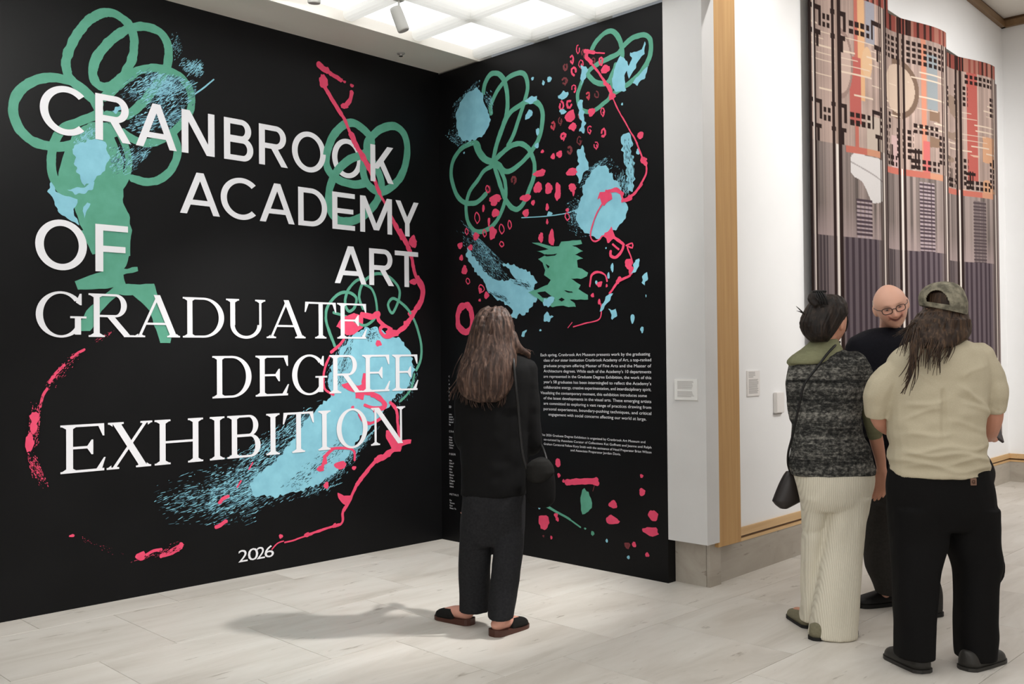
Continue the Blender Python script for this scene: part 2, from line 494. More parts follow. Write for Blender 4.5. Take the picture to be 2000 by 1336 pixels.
wr = struct('wall_gallery_side', side('wall_gallery_side', -0.14, 6.8, SE, SE + 0.14, 0.2, 5.05), 'white_wall', 'white side wall at the far end of the gallery')
b2 = struct('baseboard_side', side('baseboard_side', 0.0, 6.8, SE - 0.014, SE + .02, 0.252, 0.303), 'oak_along', 'oak baseboard on the far side wall')
link('groove_strip', side('groove_strip', 0.0, 6.8, SE - 0.004, SE + .02, 0.236, 0.252), 'oak_dark', b2)
link('lower_strip', side('lower_strip', 0.0, 6.8, SE - 0.016, SE + .02, 0.217, 0.236), 'oak_along', b2)
link('stone_panel', side('stone_panel', 0.0, 3.0, SE - 0.012, SE + .05, 0.0, 0.217), 'base_stone', b2)
link('stone_panel', side('stone_panel', 3.003, 6.8, SE - 0.012, SE + .05, 0.0, 0.217), 'base_stone', b2)
cr = struct('trim_2', farbox('trim_2', -0.02, SE, -0.02, 0.045, 4.94, 5.01), 'crown_wood', 'dark wooden crown strip under the gallery ceiling')
link('crown_dark_strip', farbox('crown_dark_strip', -0.02, SE, -0.02, 0.03, 5.01, 5.05), 'oak_dark', cr)  # dark oak line along the top of the crown strip
cr2 = struct('trim_3', side('trim_3', 0.0, 6.8, SE - 0.045, SE + .02, 4.94, 5.01), 'crown_wood', 'wooden crown strip on the far side wall')
link('crown_dark_strip', side('crown_dark_strip', 0.0, 6.8, SE - 0.03, SE + .02, 5.01, 5.05), 'oak_dark', cr2)
struct('ceiling_gallery', box('ceiling_gallery', 0.0, 7.2, -9.2, -1.6, 5.04, 5.14), 'soffit', 'plain plaster ceiling of the gallery')
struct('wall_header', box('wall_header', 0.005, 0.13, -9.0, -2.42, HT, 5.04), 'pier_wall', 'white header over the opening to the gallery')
struct('wall_back', box('wall_back', -8.1, 7.0, -9.1, -9.0, 0.0, 5.05), 'white_wall', 'white wall behind the camera')
struct('wall_near', box('wall_near', -8.1, -8.0, -9.0, 0.14, 0.0, HT + .1), 'white_wall', 'white wall at the near end of the room')

# ------------------------------------------------------------------ mural print
STROKES=[('L','g',54,0,[(-2617,2907),(-2704,2964),(-2790,3036),(-2806,3120),(-2773,3227),(-2703,3354),(-2626,3434),(-2559,3462),(-2491,3451),(-2433,3407),(-2411,3320),(-2423,3225),(-2458,3137),(-2515,3057),(-2583,3015),(-2639,3033),(-2655,3097),(-2627,3192),(-2548,3300),(-2445,3393),(-2363,3424),(-2267,3423),(-2213,3377),(-2195,3310),(-2207,3224),(-2244,3134),(-2305,3040),(-2377,2945),(-2459,2873),(-2572,2853)]),('L','g',54,0,[(-2617,2857),(-2661,2939),(-2747,3000),(-2811,3015),(-2915,3005),(-3016,2947),(-3071,2873),(-3088,2785),(-3057,2695),(-2997,2641),(-2916,2621),(-2823,2630),(-2716,2673)]),('L','g',50,0,[(-2639,2842),(-2748,2779),(-2822,2734),(-2875,2638),(-2888,2528),(-2875,2443),(-2823,2373),(-2749,2359)]),('L','g',50,0,[(-2594,2951),(-2481,3064),(-2388,3151),(-2280,3191),(-2183,3188),(-2096,3152),(-2052,3076),(-2052,2979),(-2097,2899),(-2172,2816),(-2246,2757),(-2342,2724),(-2424,2735),(-2482,2766)]),('L','g',48,0,[(-2172,2816),(-2142,2737),(-2148,2653),(-2198,2563),(-2271,2507),(-2343,2486),(-2425,2499)]),('L','g',42,0,[(-2572,2853),(-2505,2762),(-2459,2667),(-2446,2588),(-2466,2494),(-2518,2408),(-2574,2356)]),('L','b',9,0,[(-2033,3073),(-1968,3128),(-1895,3198)]),('L','p',14,0,[(-2709,1476),(-2743,1456),(-2783,1430)]),('L','p',16,0,[(-2821,1388),(-2853,1355),(-2881,1322),(-2902,1289)]),('L','p',14,0,[(-2913,1256),(-2934,1223),(-2950,1157)]),('L','p',34,0,[(-2255,222),(-2188,235),(-2128,269)]),('L','p',18,0,[(-2348,242),(-2301,258),(-2255,258)]),('L','p',44,3,[(-1107,3462),(-1071,3440),(-1034,3433)]),('L','p',30,3,[(-1034,3433),(-1007,3412),(-950,3400),(-915,3389)]),('L','p',30,3,[(-827,3321),(-839,3264),(-878,3218)]),('L','p',32,3,[(-1063,3344),(-1051,3306),(-1019,3264),(-952,3182),(-917,3140)]),('L','p',24,3,[(-928,3159),(-879,3092),(-846,3028),(-813,2992)]),('L','p',44,3,[(-838,3016),(-789,2940),(-722,2853),(-679,2789)]),('L','p',34,3,[(-688,2802),(-628,2704),(-585,2618)]),('L','p',22,3,[(-594,2631),(-498,2493),(-427,2385)]),('L','p',34,3,[(-454,2418),(-409,2351),(-382,2303)]),('L','p',20,3,[(-400,2337),(-355,2276),(-310,2229)]),('L','g',60,3,[(-709,2680),(-808,2655),(-924,2668),(-1012,2711),(-1049,2780),(-1035,2877),(-986,2979),(-904,3067),(-821,3099),(-737,3074),(-669,3026),(-655,2975),(-713,2896),(-840,2836),(-939,2754),(-997,2666),(-1025,2581),(-1030,2486),(-999,2422),(-926,2381),(-810,2399),(-708,2457),(-621,2543),(-571,2648),(-575,2732),(-619,2811),(-687,2900),(-695,2969),(-651,3028),(-563,3099),(-438,3137),(-351,3093),(-321,2996),(-340,2863),(-406,2739),(-514,2654),(-603,2630),(-689,2669),(-731,2754),(-721,2867)]),('L','p',34,3,[(-393,2362),(-345,2289),(-308,2214)]),('L','p',30,3,[(-296,2215),(-272,2100),(-228,1995),(-185,1918)]),('L','p',46,3,[(-228,2014),(-185,1948),(-189,1859),(-230,1790)]),('L','p',40,3,[(-230,1799),(-288,1720),(-351,1647),(-425,1596)]),('L','p',28,3,[(-485,1620),(-556,1644),(-587,1610),(-557,1572),(-497,1569),(-461,1601)]),('L','p',44,3,[(-752,1722),(-661,1712),(-602,1732)]),('L','p',30,3,[(-609,1732),(-600,1685),(-544,1644)]),('L','g',22,3,[(-987,1496),(-1035,1604),(-1060,1694),(-1038,1784),(-951,1863),(-863,1878),(-801,1843),(-815,1773),(-864,1744),(-897,1798),(-874,1890),(-795,1967),(-727,1980)]),('L','g',22,3,[(-740,1765),(-774,1848),(-739,1951),(-635,2022),(-517,2013),(-417,1938),(-408,1857),(-472,1741),(-514,1800),(-471,1849),(-398,1823),(-313,1758),(-246,1653),(-202,1516),(-204,1399),(-250,1312)]),('L','g',20,3,[(-996,1731),(-865,1698),(-730,1645),(-626,1712),(-622,1816),(-659,1908),(-727,1942)]),('L','g',18,3,[(-268,1283),(-306,1167),(-405,1084)]),('L','p',22,3,[(-910,1542),(-965,1487),(-1019,1451)]),('L','p',18,3,[(-1030,1424),(-1067,1353),(-1085,1264),(-1068,1192),(-1000,1154)]),('L','p',40,3,[(-666,1142),(-596,1111),(-550,1053),(-644,1029)]),('L','p',22,3,[(-781,1008),(-747,956),(-667,937),(-562,983)]),('L','p',20,3,[(-735,1070),(-666,1048),(-597,1045)]),('L','p',26,3,[(-502,1079),(-442,1019),(-431,904),(-408,797)]),('L','p',44,3,[(-433,751),(-541,693),(-635,664)]),('L','p',30,3,[(-624,672),(-739,571),(-808,504)]),('L','p',24,3,[(-796,521),(-864,410),(-920,334)]),('L','p',22,3,[(-915,352),(-931,308),(-938,246),(-1007,234)]),('L','p',18,3,[(-964,241),(-1093,222),(-1218,204)]),('L','p',12,3,[(-1238,198),(-1340,181),(-1399,178)]),('L','p',9,3,[(-1409,188),(-1458,178),(-1497,146)]),('L','p',20,3,[(-1100,650),(-1072,727),(-1003,776)]),('L','p',18,3,[(-1035,778),(-916,773),(-832,748),(-824,680)]),('L','p',30,3,[(-1078,728),(-1072,683)]),('L','p',22,3,[(-1874,499),(-1851,521),(-1811,533)]),('L','p',26,3,[(-1898,348),(-1866,355),(-1827,374)]),('L','p',10,3,[(-1748,584),(-1720,623)]),('L','p',10,3,[(-1664,692),(-1636,732)]),('R','g',40,0,[(-599,2843),(-639,2955),(-689,3053),(-745,3160),(-759,3253),(-750,3339),(-721,3425),(-661,3480),(-585,3489),(-529,3438),(-505,3367)]),('R','g',36,0,[(-589,3200),(-582,3255),(-632,3331),(-690,3383),(-781,3430),(-884,3437),(-941,3404),(-962,3317),(-932,3229),(-880,3125),(-820,3010),(-759,2935)]),('R','g',38,0,[(-639,2955),(-717,3091),(-777,3165),(-866,3200),(-967,3217),(-1052,3191),(-1100,3125),(-1099,3033),(-1066,2937),(-991,2857),(-904,2797),(-787,2750),(-712,2762),(-668,2811),(-607,2842)]),('R','g',38,0,[(-607,2842),(-684,2884),(-774,2922),(-863,2934),(-935,2907),(-991,2841),(-1022,2759),(-1017,2688),(-988,2620),(-959,2572),(-915,2505),(-864,2469),(-820,2468),(-769,2501),(-725,2559),(-666,2684),(-622,2797)]),('R','g',38,0,[(-607,2842),(-530,2875),(-468,2939),(-437,3004),(-357,3013),(-259,2994),(-175,2929),(-141,2844),(-153,2753),(-205,2645),(-287,2580),(-384,2562),(-448,2572),(-527,2616)]),('R','g',34,0,[(-405,3014),(-436,2944),(-499,2874),(-607,2820),(-513,2791),(-434,2726),(-353,2660),(-311,2577),(-306,2523),(-325,2432),(-381,2366),(-460,2340),(-554,2354),(-632,2400),(-694,2478),(-732,2569),(-726,2676),(-682,2767),(-622,2829)]),('R','g',34,0,[(-1548,3440),(-1599,3496),(-1674,3534),(-1734,3525),(-1782,3469),(-1807,3399),(-1804,3333),(-1743,3271),(-1694,3205),(-1632,3204),(-1558,3243),(-1518,3301),(-1584,3335),(-1671,3354),(-1769,3370),(-1817,3406),(-1888,3441),(-1981,3442),(-2031,3402),(-2036,3327),(-2007,3260),(-1943,3200),(-1849,3154),(-1741,3119)]),('R','g',30,0,[(-1469,3257),(-1429,3182),(-1431,3122),(-1466,3061),(-1555,3035),(-1643,3067),(-1704,3103),(-1724,3199),(-1756,3306)]),('R','p',9,0,[(-1448,3482),(-1446,3458),(-1434,3447),(-1423,3465),(-1421,3483),(-1427,3504),(-1437,3504)]),('R','d',13,0,[(-1470,3433),(-1464,3453),(-1478,3466),(-1495,3456),(-1501,3439),(-1497,3422),(-1485,3421)]),('R','d',10,0,[(-1489,3439),(-1496,3422),(-1486,3410)]),('R','p',13,0,[(-1367,3440),(-1381,3448),(-1390,3434),(-1392,3410),(-1386,3395),(-1373,3403),(-1369,3413)]),('R','p',10,0,[(-1386,3418),(-1392,3401),(-1383,3389)]),('R','d',17,0,[(-1332,3397),(-1337,3381),(-1331,3365),(-1318,3363),(-1306,3375),(-1304,3394),(-1313,3400)]),('R','p',17,0,[(-1398,3309),(-1381,3323),(-1376,3338),(-1376,3356),(-1396,3363),(-1413,3346),(-1413,3330)]),('R','d',13,0,[(-1290,3301),(-1305,3310),(-1325,3303),(-1337,3287),(-1330,3275),(-1310,3270),(-1296,3278)]),('R','d',10,0,[(-1318,3289),(-1324,3271),(-1315,3259)]),('R','p',9,0,[(-1377,3217),(-1379,3239),(-1393,3244),(-1409,3236),(-1413,3218),(-1409,3200),(-1396,3196)]),('R','p',10,0,[(-1403,3222),(-1409,3204),(-1400,3193)]),('R','m',13,0,[(-1505,3163),(-1516,3168),(-1528,3166),(-1531,3146),(-1525,3129),(-1515,3132),(-1508,3140)]),('R','m',10,0,[(-1524,3148),(-1530,3131),(-1521,3119)]),('R','d',9,0,[(-1590,3163),(-1603,3154),(-1609,3135),(-1604,3120),(-1590,3122),(-1576,3134),(-1577,3148)]),('R','p',17,0,[(-1372,3115),(-1357,3098),(-1340,3104),(-1331,3126),(-1335,3145),(-1352,3145),(-1364,3142)]),('R','p',17,0,[(-1280,3156),(-1295,3141),(-1300,3119),(-1291,3103),(-1274,3098),(-1263,3121),(-1268,3139)]),('R','d',9,0,[(-1277,3034),(-1284,3017),(-1273,3006),(-1259,3006),(-1251,3020),(-1254,3039),(-1263,3047)]),('R','d',10,0,[(-1272,3023),(-1278,3006),(-1269,2993)]),('R','m',17,0,[(-1192,3023),(-1205,3029),(-1215,3012),(-1214,2991),(-1205,2983),(-1191,2989),(-1185,3002)]),('R','m',10,0,[(-1207,3002),(-1213,2985),(-1204,2972)]),('R','m',13,0,[(-1451,3005),(-1437,3018),(-1432,3036),(-1447,3047),(-1461,3040),(-1473,3023),(-1466,3010)]),('R','m',10,0,[(-1458,3024),(-1464,3007),(-1455,2995)]),('R','p',9,0,[(-1642,2991),(-1631,3003),(-1626,3022),(-1635,3042),(-1649,3037),(-1658,3016),(-1653,2999)]),('R','p',10,0,[(-1647,3013),(-1653,2996),(-1644,2985)]),('R','p',9,0,[(-1543,2908),(-1533,2894),(-1517,2900),(-1512,2919),(-1516,2936),(-1532,2940),(-1543,2933)]),('R','p',10,0,[(-1533,2917),(-1539,2901),(-1530,2889)]),('R','p',17,0,[(-1632,2879),(-1636,2896),(-1651,2904),(-1663,2884),(-1663,2864),(-1649,2852),(-1636,2858)]),('R','p',17,0,[(-1384,2943),(-1367,2958),(-1370,2974),(-1383,2986),(-1401,2976),(-1404,2962),(-1405,2951)]),('R','p',10,0,[(-1393,2963),(-1399,2947),(-1390,2934)]),('R','p',17,0,[(-1301,2897),(-1281,2900),(-1274,2915),(-1280,2927),(-1297,2931),(-1317,2918),(-1313,2908)]),('R','p',10,0,[(-1300,2913),(-1306,2896),(-1297,2883)]),('R','d',9,0,[(-1460,2855),(-1451,2838),(-1432,2837),(-1416,2853),(-1422,2876),(-1435,2888),(-1449,2878)]),('R','d',10,0,[(-1443,2859),(-1449,2842),(-1440,2830)]),('R','d',17,0,[(-1338,2829),(-1353,2831),(-1365,2819),(-1370,2800),(-1358,2786),(-1344,2789),(-1333,2802)]),('R','d',10,0,[(-1358,2809),(-1364,2792),(-1355,2780)]),('R','p',9,0,[(-1578,2826),(-1593,2824),(-1601,2808),(-1597,2790),(-1582,2784),(-1568,2796),(-1567,2811)]),('R','p',10,0,[(-1588,2806),(-1594,2790),(-1585,2778)]),('R','p',13,0,[(-1641,3327),(-1627,3333),(-1618,3352),(-1622,3373),(-1635,3377),(-1646,3365),(-1647,3348)]),('R','p',10,0,[(-1639,3352),(-1645,3335),(-1636,3323)]),('R','d',9,0,[(-1553,3365),(-1554,3385),(-1566,3391),(-1579,3383),(-1581,3359),(-1574,3346),(-1561,3350)]),('R','d',10,0,[(-1571,3367),(-1577,3350),(-1568,3338)]),('R','d',17,0,[(-550,2662),(-564,2665),(-573,2649),(-573,2629),(-560,2619),(-544,2631),(-543,2644)]),('R','d',17,0,[(-798,2668),(-793,2686),(-805,2701),(-825,2697),(-836,2684),(-835,2665),(-821,2655)]),('R','d',10,0,[(-821,2679),(-828,2661),(-818,2648)]),('R','p',9,0,[(-1451,3352),(-1438,3370),(-1444,3388),(-1457,3402),(-1474,3389),(-1480,3363),(-1470,3351)]),('R','p',10,0,[(-1463,3371),(-1469,3354),(-1460,3343)]),('R','p',24,3,[(-1495,3451),(-1579,3421)]),('R','p',9,3,[(-1573,3423),(-1666,3397)]),('R','p',28,3,[(-1523,3446),(-1512,3405),(-1553,3361)]),('R','p',16,3,[(-1534,3375),(-1596,3303),(-1657,3222),(-1705,3145),(-1723,3104)]),('R','p',24,3,[(-1663,3202),(-1705,3165),(-1723,3113)]),('R','p',10,3,[(-1729,3093),(-1778,2998),(-1857,2871),(-1927,2760)]),('R','p',12,3,[(-1919,2771),(-1958,2677),(-1994,2614)]),('R','p',30,3,[(-1964,2657),(-1992,2621)]),('R','p',14,3,[(-1992,2621),(-1993,2561),(-1950,2497)]),('R','p',17,3,[(-1956,2503),(-1898,2443),(-1851,2431)]),('R','p',15,3,[(-1960,2495),(-1911,2455),(-1861,2422),(-1811,2412),(-1792,2454),(-1762,2480),(-1691,2487)]),('R','p',26,3,[(-1871,2417),(-1801,2409)]),('R','p',30,3,[(-1670,2486),(-1752,2483),(-1802,2453)]),('R','p',11,3,[(-1633,2409),(-1585,2350),(-1553,2288),(-1531,2225),(-1541,2183),(-1572,2167),(-1614,2181),(-1625,2196),(-1666,2200)]),('R','p',20,3,[(-1717,2187),(-1768,2155),(-1807,2127),(-1802,2104),(-1777,2070),(-1736,2046),(-1700,2064),(-1701,2092)]),('R','p',14,3,[(-1717,2135),(-1767,2099)]),('R','p',10,3,[(-1827,2118),(-1877,2129),(-1876,2098),(-1837,2109),(-1866,2043),(-1877,2003)]),('R','p',16,3,[(-1864,1957),(-1854,1922),(-1764,1892),(-1713,1843),(-1687,1817)]),('R','p',26,3,[(-1774,1912),(-1754,1885)]),('R','p',14,3,[(-1521,1873),(-1538,1947),(-1601,1963),(-1653,1939),(-1667,1898)]),('R','p',9,3,[(-1614,1752),(-1602,1655),(-1469,1627),(-1371,1607)]),('R','p',6,3,[(-1322,1602),(-1361,1638)]),('R','b',7,0,[(-890,2399),(-1099,2385),(-1304,2383),(-1415,2398)]),('R','p',9,2,[(-430,2405),(-404,2449),(-421,2489),(-450,2465),(-457,2427),(-430,2405)]),('R','p',9,2,[(-690,2302),(-665,2340),(-681,2374),(-708,2354),(-715,2321),(-690,2302)]),('R','p',9,2,[(-689,2208),(-666,2230),(-680,2248),(-705,2236),(-711,2218),(-689,2208)]),('R','p',9,2,[(-546,2620),(-525,2650),(-538,2675),(-561,2659),(-567,2633),(-546,2620)]),('R','p',9,2,[(-772,2329),(-755,2362),(-766,2393),(-785,2375),(-790,2346),(-772,2329)]),('R','p',9,2,[(-314,2332),(-298,2358),(-308,2381),(-326,2367),(-331,2345),(-314,2332)]),('R','p',9,2,[(-509,2297),(-491,2326),(-502,2352),(-522,2336),(-527,2311),(-509,2297)]),('R','p',9,2,[(-1326,2333),(-1306,2360),(-1318,2384),(-1340,2369),(-1346,2346),(-1326,2333)]),('R','p',9,2,[(-323,1958),(-302,1982),(-315,2003),(-339,1991),(-345,1970),(-323,1958)]),('R','p',9,2,[(-470,1889),(-439,1918),(-458,1945),(-493,1929),(-502,1904),(-470,1889)]),('R','p',52,2,[(-294,1801),(-232,1781),(-203,1707),(-216,1641),(-278,1598),(-346,1619),(-367,1692),(-348,1767),(-310,1801)]),('R','p',40,2,[(-1293,552),(-1427,569),(-1542,581)]),('R','d',5,2,[(-1541,553),(-1525,514)]),('R','g',12,2,[(-1036,357),(-1099,374),(-1187,347)]),('R','g',16,2,[(-1099,370),(-1290,314),(-1323,301)]),('R','g',11,2,[(-1315,304),(-1415,261)])]
PATCHES=[('L','g',0,[(-2875,2475),(-2855,2445),(-2812,2615),(-2770,2709),(-2683,2790),(-2573,2808),(-2482,2755),(-2528,2725),(-2471,2585),(-2483,2458),(-2484,2366),(-2449,2278),(-2432,2188),(-2439,2032),(-2575,2023),(-2664,2068),(-2718,2164),(-2760,2292),(-2739,2349),(-2813,2385)]),('L','g',0,[(-2727,2161),(-2431,2186),(-2450,2006),(-2477,1955),(-2396,1970),(-2392,1945),(-2477,1916),(-2468,1863),(-2294,1874),(-2285,1835),(-2239,1727),(-2182,1545),(-2192,1512),(-2258,1512),(-2286,1599),(-2323,1707),(-2378,1759),(-2424,1802),(-2504,1799),(-2557,1753),(-2610,1699),(-2644,1629),(-2678,1585),(-2729,1584),(-2737,1627),(-2695,1697),(-2627,1768),(-2539,1842),(-2609,1830),(-2745,1816),(-2762,1866),(-2677,1905),(-2609,1926),(-2600,2032),(-2660,2027),(-2694,2094)]),('L','b',2,[(-2770,2632),(-2716,2673),(-2640,2707),(-2584,2693),(-2568,2605),(-2590,2523),(-2640,2483),(-2673,2434),(-2706,2414),(-2727,2461),(-2754,2513)]),('L','b',2,[(-2802,2386),(-2717,2407),(-2651,2448),(-2662,2408),(-2706,2375),(-2760,2367)]),('L','b',2,[(-2690,2321),(-2717,2274),(-2707,2231),(-2701,2265),(-2674,2318)]),('L','b',1,[(-2891,2419),(-2865,2368),(-2813,2352),(-2744,2338),(-2771,2258),(-2737,2189),(-2803,2222),(-2855,2260),(-2886,2333),(-2906,2363)]),('L','b',0,[(-2293,3066),(-2257,3108),(-2183,3134),(-2171,3089),(-2208,3035),(-2269,3023)]),('L','b',2,[(-2561,2878),(-2504,2922),(-2482,2903),(-2527,2867)]),('L','p',3,[(-975,1632),(-920,1700),(-820,1732),(-741,1704),(-742,1626),(-821,1574),(-888,1573),(-931,1609)]),('L','b',1,[(-866,1542),(-730,1630),(-615,1628),(-497,1573),(-401,1554),(-308,1458),(-267,1322),(-311,1197),(-429,1133),(-526,1042),(-644,935),(-782,833),(-873,729),(-950,627),(-1111,544),(-1297,502),(-1495,489),(-1643,523),(-1655,591),(-1608,637),(-1513,695),(-1415,773),(-1315,869),(-1233,986),(-1128,1069),(-1011,1154),(-1059,1245),(-998,1370),(-943,1460)]),('L','p',3,[(-934,1224),(-868,1240),(-802,1211),(-756,1219),(-744,1302),(-715,1301),(-720,1199),(-688,1170),(-642,1160),(-666,1142),(-734,1144),(-746,1108),(-814,1119),(-813,1165),(-913,1196)]),('L','p',3,[(-539,873),(-480,869),(-408,788),(-305,790),(-310,762),(-396,749),(-409,711),(-481,708),(-505,757),(-540,816)]),('L','p',3,[(-973,467),(-919,434),(-853,436),(-849,399),(-898,359),(-924,380),(-963,430)]),('R','b',1,[(-212,3158),(-200,3272),(-247,3352),(-330,3402),(-443,3423),(-493,3370),(-504,3302),(-558,3227),(-580,3137),(-517,3061),(-406,3031),(-293,3044),(-227,3099)]),('R','b',1,[(-1724,3218),(-1756,3306),(-1798,3349),(-1839,3321),(-1864,3263),(-1826,3215),(-1839,3118),(-1753,3121),(-1730,3169)]),('R','b',1,[(-1875,3355),(-1968,3352),(-1991,3397),(-1990,3319),(-1932,3286),(-1908,3235),(-1861,3184),(-1844,3249),(-1886,3296)]),('R','b',1,[(-2023,3247),(-1988,3171),(-1930,3132),(-1890,3153),(-1943,3190),(-1977,3211)]),('R','b',1,[(-1458,3363),(-1527,3328),(-1495,3266),(-1462,3214)]),('R','b',1,[(-1429,3123),(-1474,3124),(-1481,3024),(-1497,2972),(-1477,2907),(-1441,2923),(-1465,2978),(-1434,3033)]),('R','b',1,[(-1424,2798),(-1466,2821),(-1475,2771),(-1525,2704),(-1525,2666),(-1460,2626),(-1434,2571),(-1406,2633),(-1429,2709)]),('R','b',1,[(-1791,2835),(-1856,2838),(-1881,2773),(-1872,2709),(-1903,2639),(-1894,2528),(-1888,2449),(-1851,2487),(-1829,2593),(-1802,2729)]),('R','b',1,[(-1459,2493),(-1459,2548),(-1524,2617),(-1600,2669),(-1686,2642),(-1724,2570),(-1798,2484),(-1826,2387),(-1838,2348),(-1813,2275),(-1741,2226),(-1668,2195),(-1569,2185),(-1481,2232),(-1418,2307),(-1393,2389),(-1426,2434)]),('R','b',1,[(-1245,3204),(-1299,3218),(-1345,3213),(-1331,3176),(-1284,3156),(-1265,3180)]),('R','b',1,[(-1257,3096),(-1310,3106),(-1323,3078),(-1276,3062)]),('R','b',1,[(-927,3230),(-982,3245),(-1053,3237),(-1052,3206),(-981,3194)]),('R','b',1,[(-938,3124),(-974,3157),(-1016,3131),(-980,3091),(-937,3093)]),('R','p',3,[(-1592,2443),(-1613,2489),(-1670,2486),(-1711,2468),(-1716,2432),(-1669,2413),(-1648,2395),(-1628,2418),(-1613,2452)]),('R','p',3,[(-1651,2214),(-1677,2219),(-1708,2256),(-1723,2215),(-1738,2181),(-1707,2168),(-1686,2146),(-1671,2147),(-1666,2180),(-1646,2194)]),('R','b',4,[(-1904,2017),(-1929,2023),(-1938,1975),(-1904,1946),(-1854,1922),(-1879,1972)]),('R','b',4,[(-1661,1802),(-1712,1811),(-1691,1768),(-1639,1731),(-1608,1708),(-1619,1756)]),('R','b',4,[(-1680,1713),(-1711,1712),(-1741,1718),(-1739,1671),(-1710,1636),(-1690,1672)]),('R','b',1,[(-1952,1920),(-1990,1937),(-1994,1894),(-1970,1853),(-1946,1873)]),('R','b',1,[(-1095,1677),(-1130,1714),(-1159,1691),(-1182,1682),(-1141,1651),(-1101,1658)]),('R','b',1,[(-873,1553),(-904,1600),(-928,1595),(-909,1548)]),('R','g',3,[(-990,2212),(-1073,2201),(-1188,2169),(-1245,2168),(-1268,2196),(-1444,2188),(-1455,2162),(-1368,2158),(-1400,2147),(-1433,2127),(-1465,2112),(-1389,2094),(-1464,2063),(-1410,2055),(-1415,2005),(-1453,1994),(-1506,1965),(-1495,1942),(-1441,1929),(-1354,1934),(-1440,1887),(-1418,1860),(-1504,1818),(-1504,1785),(-1341,1793),(-1384,1766),(-1395,1741),(-1329,1740),(-1285,1754),(-1183,1750),(-1091,1788),(-1044,1816),(-950,1864),(-1033,1881),(-1139,1905),(-1168,1937),(-1105,1975),(-1117,2009),(-1094,2062),(-1048,2091),(-1118,2115),(-1037,2148),(-1154,2151)]),('R','k',4,[(-1039,1855),(-1115,1862),(-1184,1822),(-1212,1791),(-1149,1815),(-1091,1822)]),('R','k',4,[(-1240,1798),(-1268,1809),(-1296,1795),(-1268,1784)]),('R','k',4,[(-1292,1858),(-1364,1850),(-1374,1837),(-1330,1844)]),('R','k',4,[(-1123,2051),(-1158,2031),(-1146,2020)]),('R','k',4,[(-1107,2116),(-1233,2115),(-1210,2104),(-1130,2102)]),('R','b',1,[(-524,1932),(-472,1990),(-406,2049),(-339,2118),(-299,2186),(-320,2231),(-394,2151),(-473,2072),(-564,1993),(-679,1968),(-854,1961),(-780,2014),(-700,2082),(-781,2076),(-904,2032),(-1011,1973),(-1036,1928),(-998,1896),(-1035,1834),(-1020,1791),(-960,1751),(-923,1709),(-863,1711),(-826,1684),(-776,1696),(-792,1740),(-702,1797),(-601,1846),(-549,1894)]),('R','b',4,[(-1091,1797),(-1138,1816),(-1195,1809),(-1183,1771),(-1142,1752),(-1108,1766)]),('R','g',2,[(-1067,373),(-1099,396),(-1121,385),(-1117,359)])]
